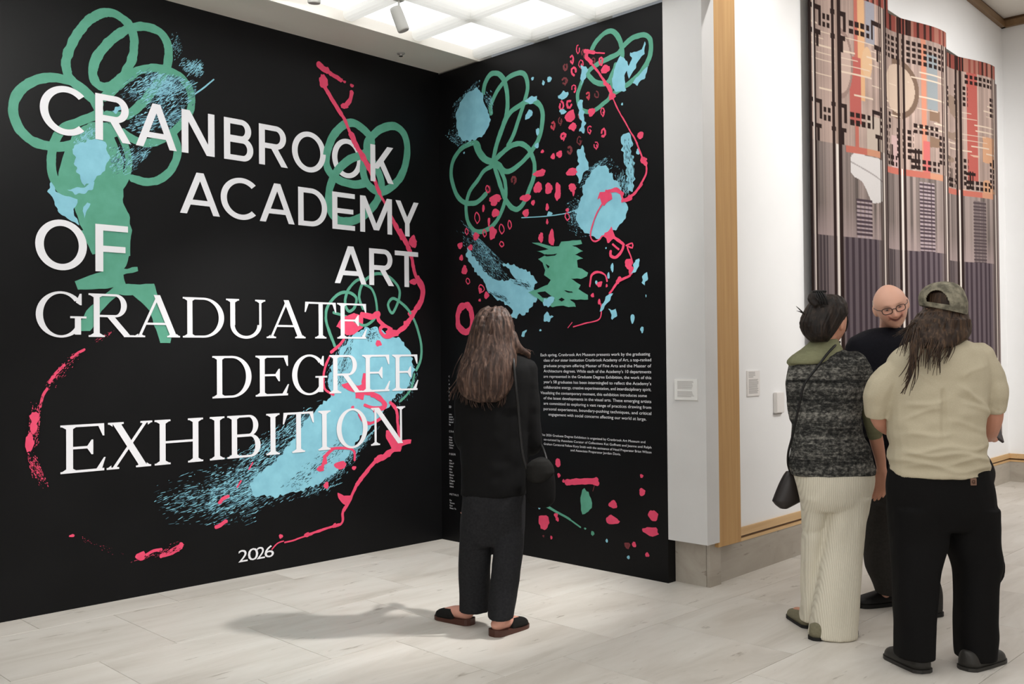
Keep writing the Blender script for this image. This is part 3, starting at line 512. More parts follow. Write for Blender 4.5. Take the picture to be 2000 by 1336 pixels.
DABS=[('L','p',-2981,1095,25,36),('L','p',-2986,1043,19,33),('L','p',-3008,958,22,49),('L','p',-3005,994,14,20),('L','p',-2782,417,16,8),('L','p',-2384,239,29,25),('L','p',-888,3382,13,9),('L','p',-824,3367,18,12),('L','p',-891,3206,31,19),('L','p',-1067,3350,35,48),('L','p',-272,2287,37,46),('L','p',-268,1983,35,23),('L','p',-288,1739,35,27),('L','p',-338,1667,34,21),('L','p',-473,1592,67,30),('L','p',-604,1515,28,22),('L','p',-270,2291,37,43),('L','p',-1065,525,21,25),('L','p',-944,654,52,29),('L','p',-829,625,20,14),('L','p',-1428,221,15,15),('L','p',-1218,204,32,16),('L','p',-997,236,21,16),('L','p',-1111,645,29,21),('L','p',-837,1056,15,13),('R','b',-1056,2985,16,25),('R','b',-1048,2889,20,20),('R','b',-1806,3035,8,9),('R','b',-1930,2709,14,20),('R','b',-1116,3316,13,18),('R','b',-1172,3330,22,20),('R','b',-1012,3368,14,12),('R','b',-291,2956,9,8),('R','p',-1362,3036,45,39),('R','p',-1381,2964,36,21),('R','p',-1670,3292,37,28),('R','p',-1723,3102,29,23),('R','p',-1549,3031,30,27),('R','p',-1949,2808,23,24),('R','p',-1073,2690,58,24),('R','p',-1370,2658,50,25),('R','p',-1051,2591,39,33),('R','p',-1155,2578,35,34),('R','p',-1243,2556,24,48),('R','p',-1375,2549,31,25),('R','p',-1259,2796,26,24),('R','p',-1199,2789,19,20),('R','p',-1100,2839,16,12),('R','p',-1101,2697,27,20),('R','p',-1970,2647,25,22),('R','p',-1845,1998,33,34),('R','p',-1600,1882,27,19),('R','p',-1541,1812,15,14),('R','p',-1598,1765,12,19),('R','p',-1662,1870,8,11),('R','p',-1864,1957,21,31),('R','b',-1870,1646,16,31),('R','b',-1945,1574,13,20),('R','b',-1710,1984,12,30),('R','b',-1678,1934,10,21),('R','b',-1065,1592,10,8),('R','b',-1163,2397,25,15),('R','b',-1979,1786,4,9),('R','b',-1660,2116,6,6),('R','b',-1574,1896,10,13),('R','p',-629,2569,64,30),('R','p',-610,2540,36,27),('R','p',-624,2461,41,30),('R','p',-594,2320,38,47),('R','p',-556,2401,13,36),('R','p',-934,2536,55,26),('R','p',-1055,2594,35,39),('R','p',-1153,2569,30,34),('R','p',-1239,2528,27,51),('R','p',-1368,2557,30,24),('R','p',-1383,2514,11,21),('R','p',-933,2427,31,29),('R','p',-1079,2239,23,37),('R','p',-1178,2230,27,56),('R','p',-1140,2446,16,25),('R','p',-498,2512,13,27),('R','p',-416,2310,32,29),('R','p',-238,2257,30,24),('R','p',-354,2233,27,22),('R','p',-250,2162,22,22),('R','p',-286,2066,33,35),('R','p',-523,1864,26,27),('R','p',-457,1904,18,22),('R','p',-1006,2492,19,19),('R','p',-1327,2404,15,13),('R','p',-450,1831,13,11),('R','p',-1139,2344,11,19),('R','p',-1217,678,24,31),('R','p',-1225,593,14,15),('R','p',-1076,257,50,52),('R','p',-1195,316,17,18),('R','p',-1207,291,14,15),('R','p',-1694,444,34,26),('R','p',-1689,340,50,29),('R','p',-1932,546,23,26),('R','p',-1929,647,13,12),('R','p',-2016,407,37,33),('R','p',-1997,305,64,28),('R','p',-1863,205,16,18),('R','p',-1966,154,16,14),('R','p',-1149,158,9,13),('R','p',-1728,335,21,12),('R','d',-1810,192,23,21),('R','d',-1075,159,9,9),('R','p',-1550,577,32,27),('R','p',-1267,558,12,11),('R','g',-1463,433,49,80),('R','g',-1521,234,14,16),('R','g',-1456,257,10,7),('R','b',-1036,354,14,13),('R','b',-1817,117,12,11),('R','b',-1640,200,9,12),('R','b',-1327,-18,5,3)]
SPECKS=[('L','n',780,[(-2527,2952),(-2340,3161),(-2045,3162),(-2097,2911)],36.8,49,5.3999999999999995),('L','b',611,[(-2527,2952),(-2340,3161),(-2045,3162),(-2097,2911)],36.8,49,5.3999999999999995),('L','n',300,[(-2482,2869),(-2096,2983),(-2122,2871),(-2413,2766)],25.8,42,4.8),('L','b',235,[(-2482,2869),(-2096,2983),(-2122,2871),(-2413,2766)],25.8,42,4.8),('L','b',266,[(-2133,3276),(-1980,3296),(-1967,3201),(-2108,3197)],37.2,35,4.2),('L','n',240,[(-2573,2672),(-2270,2741),(-2390,2573),(-2540,2485)],39.7,35,4.8),('L','b',188,[(-2573,2672),(-2270,2741),(-2390,2573),(-2540,2485)],39.7,35,4.8),('L','b',152,[(-2759,2689),(-2639,2797),(-2617,2733),(-2748,2635)],55.2,28,4.8),('L','b',114,[(-2182,3408),(-2132,3431),(-2095,3296),(-2170,3280)],49.6,17,3),('L','p',380,[(-3004,1159),(-2950,1157),(-2958,975),(-3024,913)],85.4,15,5.3999999999999995),('L','p',247,[(-3024,913),(-2982,910),(-2903,703),(-2990,745)],-73.3,14,4.8),('L','p',114,[(-2926,1273),(-2779,1456),(-2696,1481),(-2894,1238)],47.7,16,4.2),('L','p',85,[(-2439,212),(-2140,292),(-2101,222),(-2421,218)],11.7,21,4.2),('L','p',30,[(-2799,438),(-2682,388),(-2439,247),(-2614,292)],-30.6,11,3),('L','p',41,[(-2645,1533),(-2540,1595),(-2540,1569),(-2627,1516)],26.8,14,3),('L','k',228,[(-3020,1160),(-2926,1273),(-2958,941),(-3028,881)],82.1,18,6.6),('L','k',114,[(-2910,1306),(-2746,1473),(-2696,1438),(-2878,1255)],45.6,16,5.3999999999999995),('L','k',171,[(-3036,1079),(-2966,1075),(-2958,875),(-3036,881)],83.4,16,7.199999999999999),('L','k',76,[(-2403,224),(-2140,274),(-2121,234),(-2366,209)],10.2,28,4.8),('L','n',1350,[(-1970,591),(-1128,1052),(-962,574),(-1971,366)],21.5,56,6.6),('L','b',1060,[(-1970,591),(-1128,1052),(-962,574),(-1971,366)],21.5,56,6.6),('L','n',630,[(-2303,626),(-1569,802),(-1610,368),(-2239,432)],11.5,49,4.8),('L','b',494,[(-2303,626),(-1569,802),(-1610,368),(-2239,432)],11.5,49,4.8),('L','n',540,[(-1337,472),(-783,796),(-598,914),(-1049,457)],38.9,31,6.0),('L','b',423,[(-1337,472),(-783,796),(-598,914),(-1049,457)],38.9,31,6.0),('L','n',300,[(-1774,785),(-1252,1058),(-1171,983),(-1683,644)],32.5,42,6.0),('L','b',235,[(-1774,785),(-1252,1058),(-1171,983),(-1683,644)],32.5,42,6.0),('L','n',240,[(-425,1535),(-230,1282),(-282,1128),(-550,1043)],-68.9,24,5.3999999999999995),('L','b',188,[(-425,1535),(-230,1282),(-282,1128),(-550,1043)],-68.9,24,5.3999999999999995),('L','n',255,[(-1085,1228),(-954,1515),(-821,1588),(-957,1188)],59.9,28,5.3999999999999995),('L','b',199,[(-1085,1228),(-954,1515),(-821,1588),(-957,1188)],59.9,28,5.3999999999999995),('L','k',209,[(-1436,551),(-959,863),(-872,748),(-1297,519)],28.3,42,4.8),('L','k',209,[(-1021,1226),(-911,1442),(-821,1552),(-891,1223)],61.8,35,4.8),('L','k',114,[(-776,1589),(-638,1646),(-592,1553),(-685,1515)],-14.6,21,6.0),('R','n',255,[(-145,3147),(-198,3362),(-427,3470),(-458,3420)],128.9,24,5.3999999999999995),('R','b',199,[(-145,3147),(-198,3362),(-427,3470),(-458,3420)],128.9,24,5.3999999999999995),('R','b',228,[(-93,3111),(-212,3180),(-389,3017),(-226,3010)],177.9,21,4.8),('R','b',133,[(-490,3392),(-598,3348),(-612,3217),(-566,3225)],-121.8,24,4.2),('R','n',390,[(-1305,2415),(-1437,2466),(-1584,2236),(-1347,2226)],-152.4,19,5.3999999999999995),('R','b',305,[(-1305,2415),(-1437,2466),(-1584,2236),(-1347,2226)],-152.4,19,5.3999999999999995),('R','n',300,[(-1394,2517),(-1499,2659),(-1675,2711),(-1746,2605)],150.9,22,4.8),('R','b',235,[(-1394,2517),(-1499,2659),(-1675,2711),(-1746,2605)],150.9,22,4.8),('R','b',171,[(-1734,2588),(-1829,2593),(-1863,2448),(-1792,2457)],-94.0,31,4.2),('R','k',114,[(-1809,2841),(-1891,2790),(-1898,2471),(-1828,2527)],-94.8,42,4.2),('R','n',630,[(-218,2333),(-409,2297),(-755,1981),(-524,1941)],-139.8,31,3.5999999999999996),('R','b',494,[(-218,2333),(-409,2297),(-755,1981),(-524,1941)],-139.8,31,3.5999999999999996),('R','n',240,[(-274,2421),(-422,2314),(-706,2091),(-604,2098)],-141.9,42,3),('R','b',188,[(-274,2421),(-422,2314),(-706,2091),(-604,2098)],-141.9,42,3),('R','k',133,[(-523,1905),(-703,1859),(-777,1785),(-626,1845)],-155.2,35,3.5999999999999996),('R','k',95,[(-755,1963),(-951,1942),(-998,1879),(-877,1903)],-161.8,38,4.2)]
WORDS={'CRANBROOK':(0,2700,2970,[('C',-2951,-2694),('R',-2645,-2433),('A',-2407,-2147),('N',-2116,-1895),('B',-1830,-1620),('R',-1578,-1357),('O',-1325,-1052),('O',-999,-739),('K',-667,-454)]),'ACADEMY':(0,2322,2585,[('A',-2130,-1860),('C',-1855,-1590),('A',-1576,-1308),('D',-1280,-1045),('E',-1002,-808),('M',-762,-472),('Y',-441,-214)]),'OF':(0,1930,2206,[('O',-2977,-2695),('F',-2647,-2455)]),'ART':(0,1940,2208,[('A',-986,-708),('R',-685,-456),('T',-449,-224)]),'GRADUATE':(1,1548,1800,[('G',-2975,-2704),('R',-2683,-2422),('A',-2420,-2128),('D',-2110,-1835),('U',-1817,-1541),('A',-1525,-1223),('T',-1234,-974),('E',-963,-716)]),'DEGREE':(1,1163,1432,[('D',-1914,-1642),('E',-1608,-1368),('G',-1336,-1059),('R',-1031,-756),('E',-749,-509),('E',-476,-240)]),'EXHIBITION':(1,772,1046,[('E',-2841,-2600),('X',-2586,-2308),('H',-2293,-1987),('I',-1947,-1827),('B',-1813,-1578),('I',-1548,-1422),('T',-1410,-1165),('I',-1152,-1006),('O',-978,-709),('N',-675,-366)]),'2026':(2,98,180,[('2',-1743,-1677),('0',-1675,-1600),('2',-1611,-1551),('6',-1553,-1483)])}
TEXT_LINES=[('Each spring, Cranbrook Art Museum presents work by the graduating', -1064, -2006, 1410, 28), ('class of our sister institution Cranbrook Academy of Art, a top-ranked', -1093, -2014, 1373, 28), ('graduate program offering Master of Fine Arts and the Master of', -1092, -2014, 1335, 28), ('Architecture degrees. While each of the Academy’s 10 departments', -1092, -2013, 1298, 28), ('are represented in the Graduate Degree Exhibition, the work of this', -1091, -2013, 1261, 28), ('year’s 58 graduates has been intermingled to reflect the Academy’s', -1091, -2012, 1223, 28), ('collaborative energy, creative experimentation, and interdisciplinary spirit.', -1090, -2012, 1186, 28), ('Visualizing the contemporary moment, this exhibition introduces some', -1060, -1977, 1147, 28), ('of the latest developments in the visual arts. These emerging artists', -1089, -2011, 1111, 28), ('are committed to exploring a vast range of practices drawing from', -1089, -2010, 1074, 28), ('personal experiences, boundary-pushing techniques, and critical', -1088, -2010, 1036, 28), ('engagement with social concerns affecting our world at large.', -1134, -1971, 999, 28), ('The 2026 Graduate Degree Exhibition is organized by Cranbrook Art Museum and', -1059, -1961, 856, 22), ('co-curated by Associate Curator of Collections Kat Goffnett and Jeanne and Ralph', -1087, -2008, 825, 22), ('Graham Curatorial Fellow Kory Smith with the assistance of Head Preparator Brian Wilson', -1087, -2007, 794, 22), ('and Associate Preparator Jordan Davis.', -1333, -1763, 766, 22)]


def wp(w, a, z, off): return (a, -off, z) if w == 'L' else (-off, a, z)
def wallof(w): return wall_left if w == 'L' else wall_right
def flat_mesh(name, w, loops, off):
    """flat print patches; loops = list of closed outlines in wall metres"""
    V, F = [], []
    for P in loops:
        o = len(V); V += [wp(w, x, z, off) for x, z in P]
        tri = tessellate_polygon([[Vector((x, z, 0)) for x, z in P]])
        F += [tuple(o + i for i in t) for t in tri]
    me = pydata(name, V, F)
    return me
def ribbon(w, P, width, off, seed=0, rough=0.13):
    P = catmull(np.array(P) / 1000.0, 0.012)
    n = len(P)
    if n < 2: return [], []
    T = np.gradient(P, axis=0); T /= np.linalg.norm(T, axis=1)[:, None] + 1e-9
    Nn = np.stack([-T[:, 1], T[:, 0]], 1)
    s = np.arange(n)[:, None] * np.array([[0.35, 0, 0]]) + seed * 3.7
    s2 = np.arange(n)[:, None] * np.array([[1.1, 0, 0]]) + seed * 1.3
    h = width / 2000.0
    a = h * (1 + rough * vnoise(s) + rough * .5 * vnoise(s2)); b_ = h * (1 + rough * vnoise(s + 31) + rough * .5 * vnoise(s2 + 17))
    Lp = P + Nn * a[:, None]; Rp = P - Nn * b_[:, None]
    V, F = [], []
    for i in range(n): V += [wp(w, *Lp[i], off + i * 2.5e-6), wp(w, *Rp[i], off + i * 2.5e-6)]
    for i in range(n - 1): F.append((2 * i, 2 * i + 1, 2 * i + 3, 2 * i + 2))
    for e, sg in ((0, -1), (n - 1, 1)):
        o = len(V); q = [Lp[e]]
        for k in range(1, 6):
            an = PI * k / 6
            q.append(P[e] + Nn[e] * h * math.cos(an) + sg * T[e] * h * .8 * math.sin(an))
        q.append(Rp[e]); V += [wp(w, *x, off + e * 2.5e-6) for x in q]; F.append(tuple(range(o, o + len(q))))
    return V, F
def jag(P, step, amp, seed):
    P = np.array(P, float) / 1000.0; out = []
    for i in range(len(P)):
        a, b_ = P[i], P[(i + 1) % len(P)]
        k = max(1, int(np.linalg.norm(b_ - a) / step))
        for t in np.arange(k) / k: out.append(a + (b_ - a) * t)
    out = np.array(out); n = len(out)
    T = np.roll(out, -1, 0) - np.roll(out, 1, 0); T /= np.linalg.norm(T, axis=1)[:, None] + 1e-9
    Nn = np.stack([-T[:, 1], T[:, 0]], 1)
    s = np.arange(n)[:, None] * np.array([[0.45, 0, 0]]) + seed * 5.1
    return out + Nn * (amp * vnoise(s))[:, None]

OFF = 0.0006
def layer(l): return OFF + 0.0011 * l
for i, (w, c, wd, lay, P) in enumerate(STROKES):
    v, f = ribbon(w, P, wd, layer(lay) + i * 1e-6 + (0.0009 if c == 'p' else 0), i, .34 if c in 'pmd' else .13)
    if v: link('paint_stroke', pydata('paint_stroke', v, f), c, wallof(w))
for i, (w, c, lay, P) in enumerate(PATCHES):
    link('paint_patch', flat_mesh('paint_patch', w, [jag(P, 0.009 if c == 'b' else 0.016, 0.013 if c == 'b' else 0.006, i)], layer(lay) + i * 1e-6 + 0.00006), c, wallof(w))
for i, (w, c, x, z, rx, rz) in enumerate(DABS):
    pts = []
    for k in range(18):
        a = 2 * PI * k / 18; r = 1 + 0.2 * math.sin(3 * a + i) * random.random() + random.uniform(-.12, .12)
        pts.append((x / 1000 + max(rx, 3) / 1000 * r * math.cos(a), z / 1000 + max(rz, 3) / 1000 * r * math.sin(a)))
    link('paint_dab', flat_mesh('paint_dab', w, [pts], layer(2) + i * 1e-6), c, wallof(w))
for i, (w, c, n, Q, ang, ln, wd) in enumerate(SPECKS):
    Q = np.array(Q, float) / 1000; V, F = [], []
    ca, sa = math.cos(math.radians(ang)), math.sin(math.radians(ang))
    for k in range(n):
        u, v_ = (random.random() ** (.62 if n > 250 else 1.0)) + random.gauss(0, .03), min(max(random.gauss(.5, .26 if n > 60 else .3), -.1), 1.1)
        q = (Q[0] * (1 - u) + Q[1] * u) * (1 - v_) + (Q[3] * (1 - u) + Q[2] * u) * v_
        l_ = ln / 2000 * random.uniform(.15, 1.0) ** 1.3; h = wd / 2000 * random.uniform(.25, 1.0); j = random.uniform(-.22, .22)
        c2, s2 = math.cos(j) * ca - math.sin(j) * sa, math.sin(j) * ca + math.cos(j) * sa
        o = len(V)
        for (a, b_) in ((-1, -.3), (-.4, -1), (.5, -.8), (1, .1), (.4, 1), (-.5, .7)):
            V.append(wp(w, q[0] + a * l_ * c2 - b_ * h * s2, q[1] + a * l_ * s2 + b_ * h * c2, layer(0 if c == 'n' else 1) + i * 1e-6 + (0.0007 if c == 'k' else 0) + k * 8e-7))
        F.append(tuple(range(o, o + 6)))
    tag(link('paint_specks', pydata('paint_specks', V, F), c, wallof(w)), kind='stuff')

# ---- letters: drawn in a box W x 1, unit = cap height
def quad(*p): return list(p)
def diag(x0, y0, x1, y1, w): return [(x0 - w / 2, y0), (x0 + w / 2, y0), (x1 + w / 2, y1), (x1 - w / 2, y1)]
def rect(x0, y0, x1, y1): return [(x0, y0), (x1, y0), (x1, y1), (x0, y1)]
def arc(cx, cy, rx, ry, tx, ty, a0, a1, n=28):
    out = []
    for k in range(n):
        a, b_ = math.radians(a0 + (a1 - a0) * k / n), math.radians(a0 + (a1 - a0) * (k + 1) / n)
        o = lambda t: (cx + rx * math.cos(t), cy + ry * math.sin(t)); i = lambda t: (cx + (rx - tx) * math.cos(t), cy + (ry - ty) * math.sin(t))
        out.append([o(a), o(b_), i(b_), i(a)])
    return out
def bowl(x0, xr, y0, y1, S, B, bend=None):
    """right-hand bowl from x0 to xr between y0 and y1"""
    r = min((y1 - y0) / 2, xr - x0); cx = xr - r
    return [rect(x0, y1 - B, cx, y1), rect(x0, y0, cx, y0 + B)] + arc(cx, (y0 + y1) / 2, r, (y1 - y0) / 2, S, B, -90, 90)
def sans(ch, W, S=0.165, B=0.13):
    if ch == 'C': return arc(W * .56, .5, W * .56, .52, S, B, 46, 314, 40)
    if ch == 'O': return arc(W / 2, .5, W / 2, .52, S, B, 0, 360, 48)
    if ch == 'R': return [rect(0, 0, S, 1)] + bowl(0, W * .93, .42, 1, S, B) + [diag(W - S * .62, 0, W * .47, .5, S * 1.15)]
    if ch == 'B': return [rect(0, 0, S, 1)] + bowl(0, W * .93, .47, 1, S, B) + bowl(0, W, 0, .56, S, B)
    if ch == 'D': return [rect(0, 0, S, 1)] + bowl(0, W, 0, 1, S, B)
    if ch == 'A': return [diag(S * .55, 0, W / 2 - S * .03, 1, S * 1.05), diag(W - S * .55, 0, W / 2 + S * .03, 1, S * 1.05), rect(W * .2, .22, W * .8, .22 + B * .95)]
    if ch == 'N': return [rect(0, 0, S, 1), rect(W - S, 0, W, 1), diag(W - S * .62, 0, S * .62, 1, S * 1.2)]
    if ch == 'K': return [rect(0, 0, S, 1), diag(S, .36, W - S * .68, 1, S * 1.25), diag(W - S * .6, 0, W * .43, .6, S * 1.2)]
    if ch == 'E': return [rect(0, 0, S, 1), rect(0, 1 - B, W, 1), rect(0, .44, W * .93, .44 + B), rect(0, 0, W, B)]
    if ch == 'F': return [rect(0, 0, S, 1), rect(0, 1 - B, W, 1), rect(0, .42, W * .92, .42 + B)]
    if ch == 'M': return [rect(0, 0, S, 1), rect(W - S, 0, W, 1), diag(W / 2, .08, S * .55, 1, S * 1.1), diag(W / 2, .08, W - S * .55, 1, S * 1.1)]
    if ch == 'Y': return [rect(W / 2 - S / 2, 0, W / 2 + S / 2, .45), diag(W / 2, .38, S * .6, 1, S * 1.1), diag(W / 2, .38, W - S * .6, 1, S * 1.1)]
    if ch == 'T': return [rect(0, 1 - B, W, 1), rect(W / 2 - S / 2, 0, W / 2 + S / 2, 1)]
def foot(x, S, y, up=1, o=.115):
    """slab serif with small brackets at the end of a stem"""
    t = .04 * up
    return [[(x - o, y), (x + S + o, y), (x + S + o, y + t), (x - o, y + t)],
            [(x, y + t), (x - o * .7, y + t), (x, y + t * 2.2)], [(x + S, y + t), (x + S + o * .7, y + t), (x + S, y + t * 2.2)]]
def serif(ch, W):
    S, T, O = .138, .052, .1
    st = lambda x, w=S: [rect(x, 0, x + w, 1)] + foot(x, w, 0) + foot(x, w, 1, -1)
    if ch == 'I': x = (W - S) / 2; return st(x)
    if ch == 'H': return st(O) + st(W - O - S) + [rect(O, .47, W - O, .47 + T)]
    if ch == 'E': return st(O) + [rect(O, 1 - T, W, 1), rect(O, .49, W * .74, .49 + T), rect(O, 0, W, T),
        [(W - .055, 1), (W, 1), (W + .005, .74), (W - .03, .74), (W - .12, 1 - T)], [(W - .06, 0), (W + .03, .28), (W - .005, .28), (W - .16, T), (W - .16, 0)],
        [(W * .74, .36), (W * .74, .67), (W * .74 - .035, .67), (W * .6, .49 + T), (W * .6, .49), (W * .74 - .035, .36)]]
    if ch == 'D': return [rect(O, 0, O + S, 1)] + foot(O, S, 0) + foot(O, S, 1, -1) + [rect(O, 1 - T, W * .5, 1), rect(O, 0, W * .5, T)] + arc(W * .48, .5, W * .52, .5, S * 1.08, T, -90, 90)
    if ch == 'B': return st(O) + bowl(O, W * .93, .5, 1, S, T) + bowl(O, W, 0, .54, S * 1.05, T)
    if ch == 'R': return st(O) + bowl(O, W * .84, .46, 1, S, T) + [diag(W - .14, 0, W * .45, .5, S * 1.25), rect(W - .24, 0, W + .01, .045)]
    if ch == 'U': return [rect(O, .33, O + S, 1)] + foot(O, S, 1, -1) + [rect(W - O - T * 1.3, .3, W - O, 1)] + foot(W - O - T * 1.3, T * 1.3, 1, -1) + \
        [q for q in arc(W / 2, .34, W / 2 - O, .36, S * .9, T * 1.4, 180, 360)]
    if ch == 'T': x = (W - S) / 2; return [rect(x, 0, x + S, 1)] + foot(x, S, 0) + [rect(0.02, 1 - T, W - .02, 1), [(0, .72), (.035, .72), (.13, 1 - T), (.07, 1), (.02, 1)], [(W, .72), (W - .035, .72), (W - .13, 1 - T), (W - .07, 1), (W - .02, 1)]]
    if ch == 'A': return [diag(.12, 0, W / 2 - .01, .96, T * 1.35), diag(W - .17, 0, W / 2 - .02, 1.02, S * 1.15), rect(W * .25, .3, W * .72, .3 + T)] + foot(.1, T, 0) + foot(W - .25, S, 0, 1, .095)
    if ch == 'X': return [diag(W - .2, 0, .2, 1, S * 1.25), diag(.14, 0, W - .15, 1, T * 1.5)] + foot(.1, T * 1.3, 0, 1, .1) + foot(W - .28, S, 0, 1, .1) + foot(.13, S, 1, -1, .1) + foot(W - .18, T * 1.3, 1, -1, .1)
    if ch == 'N': return [rect(O, 0, O + T * 1.3, 1), rect(W - O - T * 1.3, 0, W - O, 1), diag(W - O - .05, 0, O + .06, 1, S * 1.3)] + foot(O, T * 1.3, 0) + foot(W - O - T * 1.3, T * 1.3, 1, -1) + foot(O - .02, T, 1, -1, .09)
    if ch == 'O': return arc(W / 2, .5, W / 2, .52, S * 1.1, T, 0, 360, 48)
    if ch == 'G': return arc(W * .5, .5, W * .5, .52, S * 1.1, T, 40, 325, 40) + [rect(W - .1 - S, .05, W - .1, .42), [(W - .34, .42), (W + .02, .42), (W + .02, .465), (W - .34, .465)],
        [(W * .8, .78), (W * .88, .98), (W * .92, .98), (W * .92, .72), (W * .89, .72)]]

def text_vf(body, size=1.0):
    cu = bpy.data.curves.new('t', 'FONT'); cu.body = body; cu.size = size; cu.resolution_u = 3
    o = bpy.data.objects.new('t', cu); COL.objects.link(o)
    dg = bpy.context.evaluated_depsgraph_get()
    me = bpy.data.meshes.new_from_object(o.evaluated_get(dg))
    bpy.data.objects.remove(o)
    co = np.empty(len(me.vertices) * 3); me.vertices.foreach_get('co', co); co = co.reshape(-1, 3)
    F = [tuple(p_.vertices) for p_ in me.polygons]
    bpy.data.meshes.remove(me)
    return co, F

for word, (kind, zb, zt, xs) in WORDS.items():
    we = empty('title_word'); we.parent = wall_left
    we['label'] = 'white %s lettering reading %s' % ('serif' if kind == 1 else 'sans-serif', word)
    h = (zt - zb) / 1000
    for ci, (ch, x0, x1) in enumerate(xs):
        W = (x1 - x0) / 1000 / h
        off = 0.0062
        if word == 'CRANBROOK' and ch == 'O': off = 0.0036
        V, F = [], []
        if kind == 2:
            co, F = text_vf(ch)
            mn, mx = co.min(0), co.max(0)
            for q in co: V.append(wp('L', x0 / 1000 + (q[0] - mn[0]) / (mx[0] - mn[0]) * (x1 - x0) / 1000, zb / 1000 + q[1] / 0.73 * h, off))
        else:
            for qi, poly in enumerate((serif if kind else sans)(ch, W)):
                o = len(V); off += 3e-5 if qi < 14 else 4e-6
                V += [wp('L', x0 / 1000 + px * h, zb / 1000 + pz * h, off) for px, pz in poly]
                tri = tessellate_polygon([[Vector((a, b_, 0)) for a, b_ in poly]])
                F += [tuple(o + i for i in t) for t in tri]
        link('letter', pydata('letter', V, F), 'white_vinyl', we)

def wall_text(name, body, y0, y1, zbase, size):
    co, F = text_vf(body)
    if not len(co): return
    mn, mx = co.min(0), co.max(0)
    sx = (y1 - y0) / (mx[0] - mn[0]) if y1 is not None else -size
    V = [(-0.003, y0 + (q[0] - mn[0]) * sx, zbase + q[1] * size) for q in co]
    link(name, pydata(name, V, F), 'white_vinyl', wall_right)
for body, y0, y1, z, size in TEXT_LINES:
    wall_text('text_line', body, y0 / 1000, y1 / 1000, z / 1000, size / 1000)
NAMES = [(1.275, 0.020, 'C'), (1.245, 0.020, 'L'), (1.215, 0.020, 'A'), (1.185, .02, 'S'), (1.155, .02, 'S'), (1.125, .02, 'E'), (1.095, .02, 'S'), (1.04, .026, '2D'),
         (.985, .02, 'Lena'), (.965, .02, 'Jasmin'), (.945, .02, 'Nolan T'), (.925, .02, 'Samuel'), (.905, .02, 'Ivy'), (.852, .024, 'C R A F T'),
         (.808, .02, 'Maya'), (.788, .02, 'Emily'), (.768, .02, 'Grant'), (.748, .02, 'Michael'), (.728, .02, 'Claire'), (.678, .024, 'F I B E R'),
         (.63, .02, 'Ana'), (.608, .02, 'Chris P'), (.586, .02, 'Emma'), (.564, .02, 'Elias'), (.542, .02, 'Hana'), (.52, .02, 'Marcus'), (.498, .02, 'Olivia'), (.476, .02, 'J Rogers'), (.454, .02, 'Sabine'), (.43, .02, 'Will B'),
         (.37, .024, 'M E T A L S'), (.325, .02, 'Eva'), (.305, .02, 'Thomas'), (.285, .02, 'Kyra'), (.265, .02, 'Moses  Yu')]
for z, s, t in NAMES: wall_text('text_line', t, -0.095, None, z - .02, s * .86)

# ------------------------------------------------------------------ wall labels, box, fixtures
def caption(name, label, corner, frame, wd, ht, material, rows):
    """thin mounted card with grey lines of print; frame(u, v, d) -> world"""
    def bx_(u0, u1, v0, v1, d0, d1):
        v = [frame(u, v_, d) for v_ in (v0, v1) for d in (d0, d1) for u in (u0, u1)]
        return v, [(0, 1, 3, 2), (4, 6, 7, 5), (0, 4, 5, 1), (2, 3, 7, 6), (0, 2, 6, 4), (1, 5, 7, 3)]
    root = empty(name, frame(wd / 2, ht / 2, 0)); tag(root, label, 'label', 'captions on the white walls')
    inv = root.location
    def loc(vf): return [tuple(Vector(q) - inv) for q in vf[0]], vf[1]
    v, f = loc(bx_(0, wd, 0, ht, 0, 0.008)); link('card', pydata('card', v, f), material, root)
    parts = [loc(bx_(u0 * wd, u1 * wd, v0 * ht, v1 * ht, 0.008, 0.0084)) for u0, u1, v0, v1 in rows]
    v, f = join(parts); tag(link('print', pydata('print', v, f), 'label_ink', root), kind='stuff')
    return root
rows1 = [(.13, .13 + .74 * random.uniform(.82, 1), y, y + .028) for y in np.arange(.14, .42, .05)] + [(.13, .13 + .74 * random.uniform(.82, 1), y, y + .028) for y in np.arange(.52, .88, .05)]
caption('caption_label', 'square white caption card on the narrow wall end', None, lambda u, v, d: (0.002 - d, -2.19 - u, 1.137 + v), .165, .128, 'label_white', rows1)
rows2 = [(.1, .1 + .6 * random.uniform(.5, .9), y, y + .03) for y in np.arange(.74, .95, .06)] + [(.1, .1 + .8 * random.uniform(.85, 1), y, y + .026) for y in np.arange(.1, .66, .045)]
caption('caption_label', 'tall white caption card on the gallery wall left of the woven hanging', None, lambda u, v, d: wl(.155 + u, d, 1.138 + v), .165, .165, 'label_wall', rows2)
wbx = empty('wall_box', wl(.57, 0, 1.08)); tag(wbx, 'small white box fixed to the gallery wall behind the woman with the bun', 'wall box')
me = farbox('housing', .515, .625, 0.0, 0.028, 1.01, 1.15); me.transform(Matrix.Translation(-wbx.location))
bm = bmesh.new(); bm.from_mesh(me); bmesh.ops.bevel(bm, geom=bm.edges[:], offset=.004, segments=2, affect='EDGES'); bm.to_mesh(me); bm.free()
link('housing', me, 'label_wall', wbx)
me = farbox('base_plate', .51, .63, 0.0, 0.006, 1.0, 1.01); me.transform(Matrix.Translation(-wbx.location)); link('base_plate', me, 'label_ink', wbx)

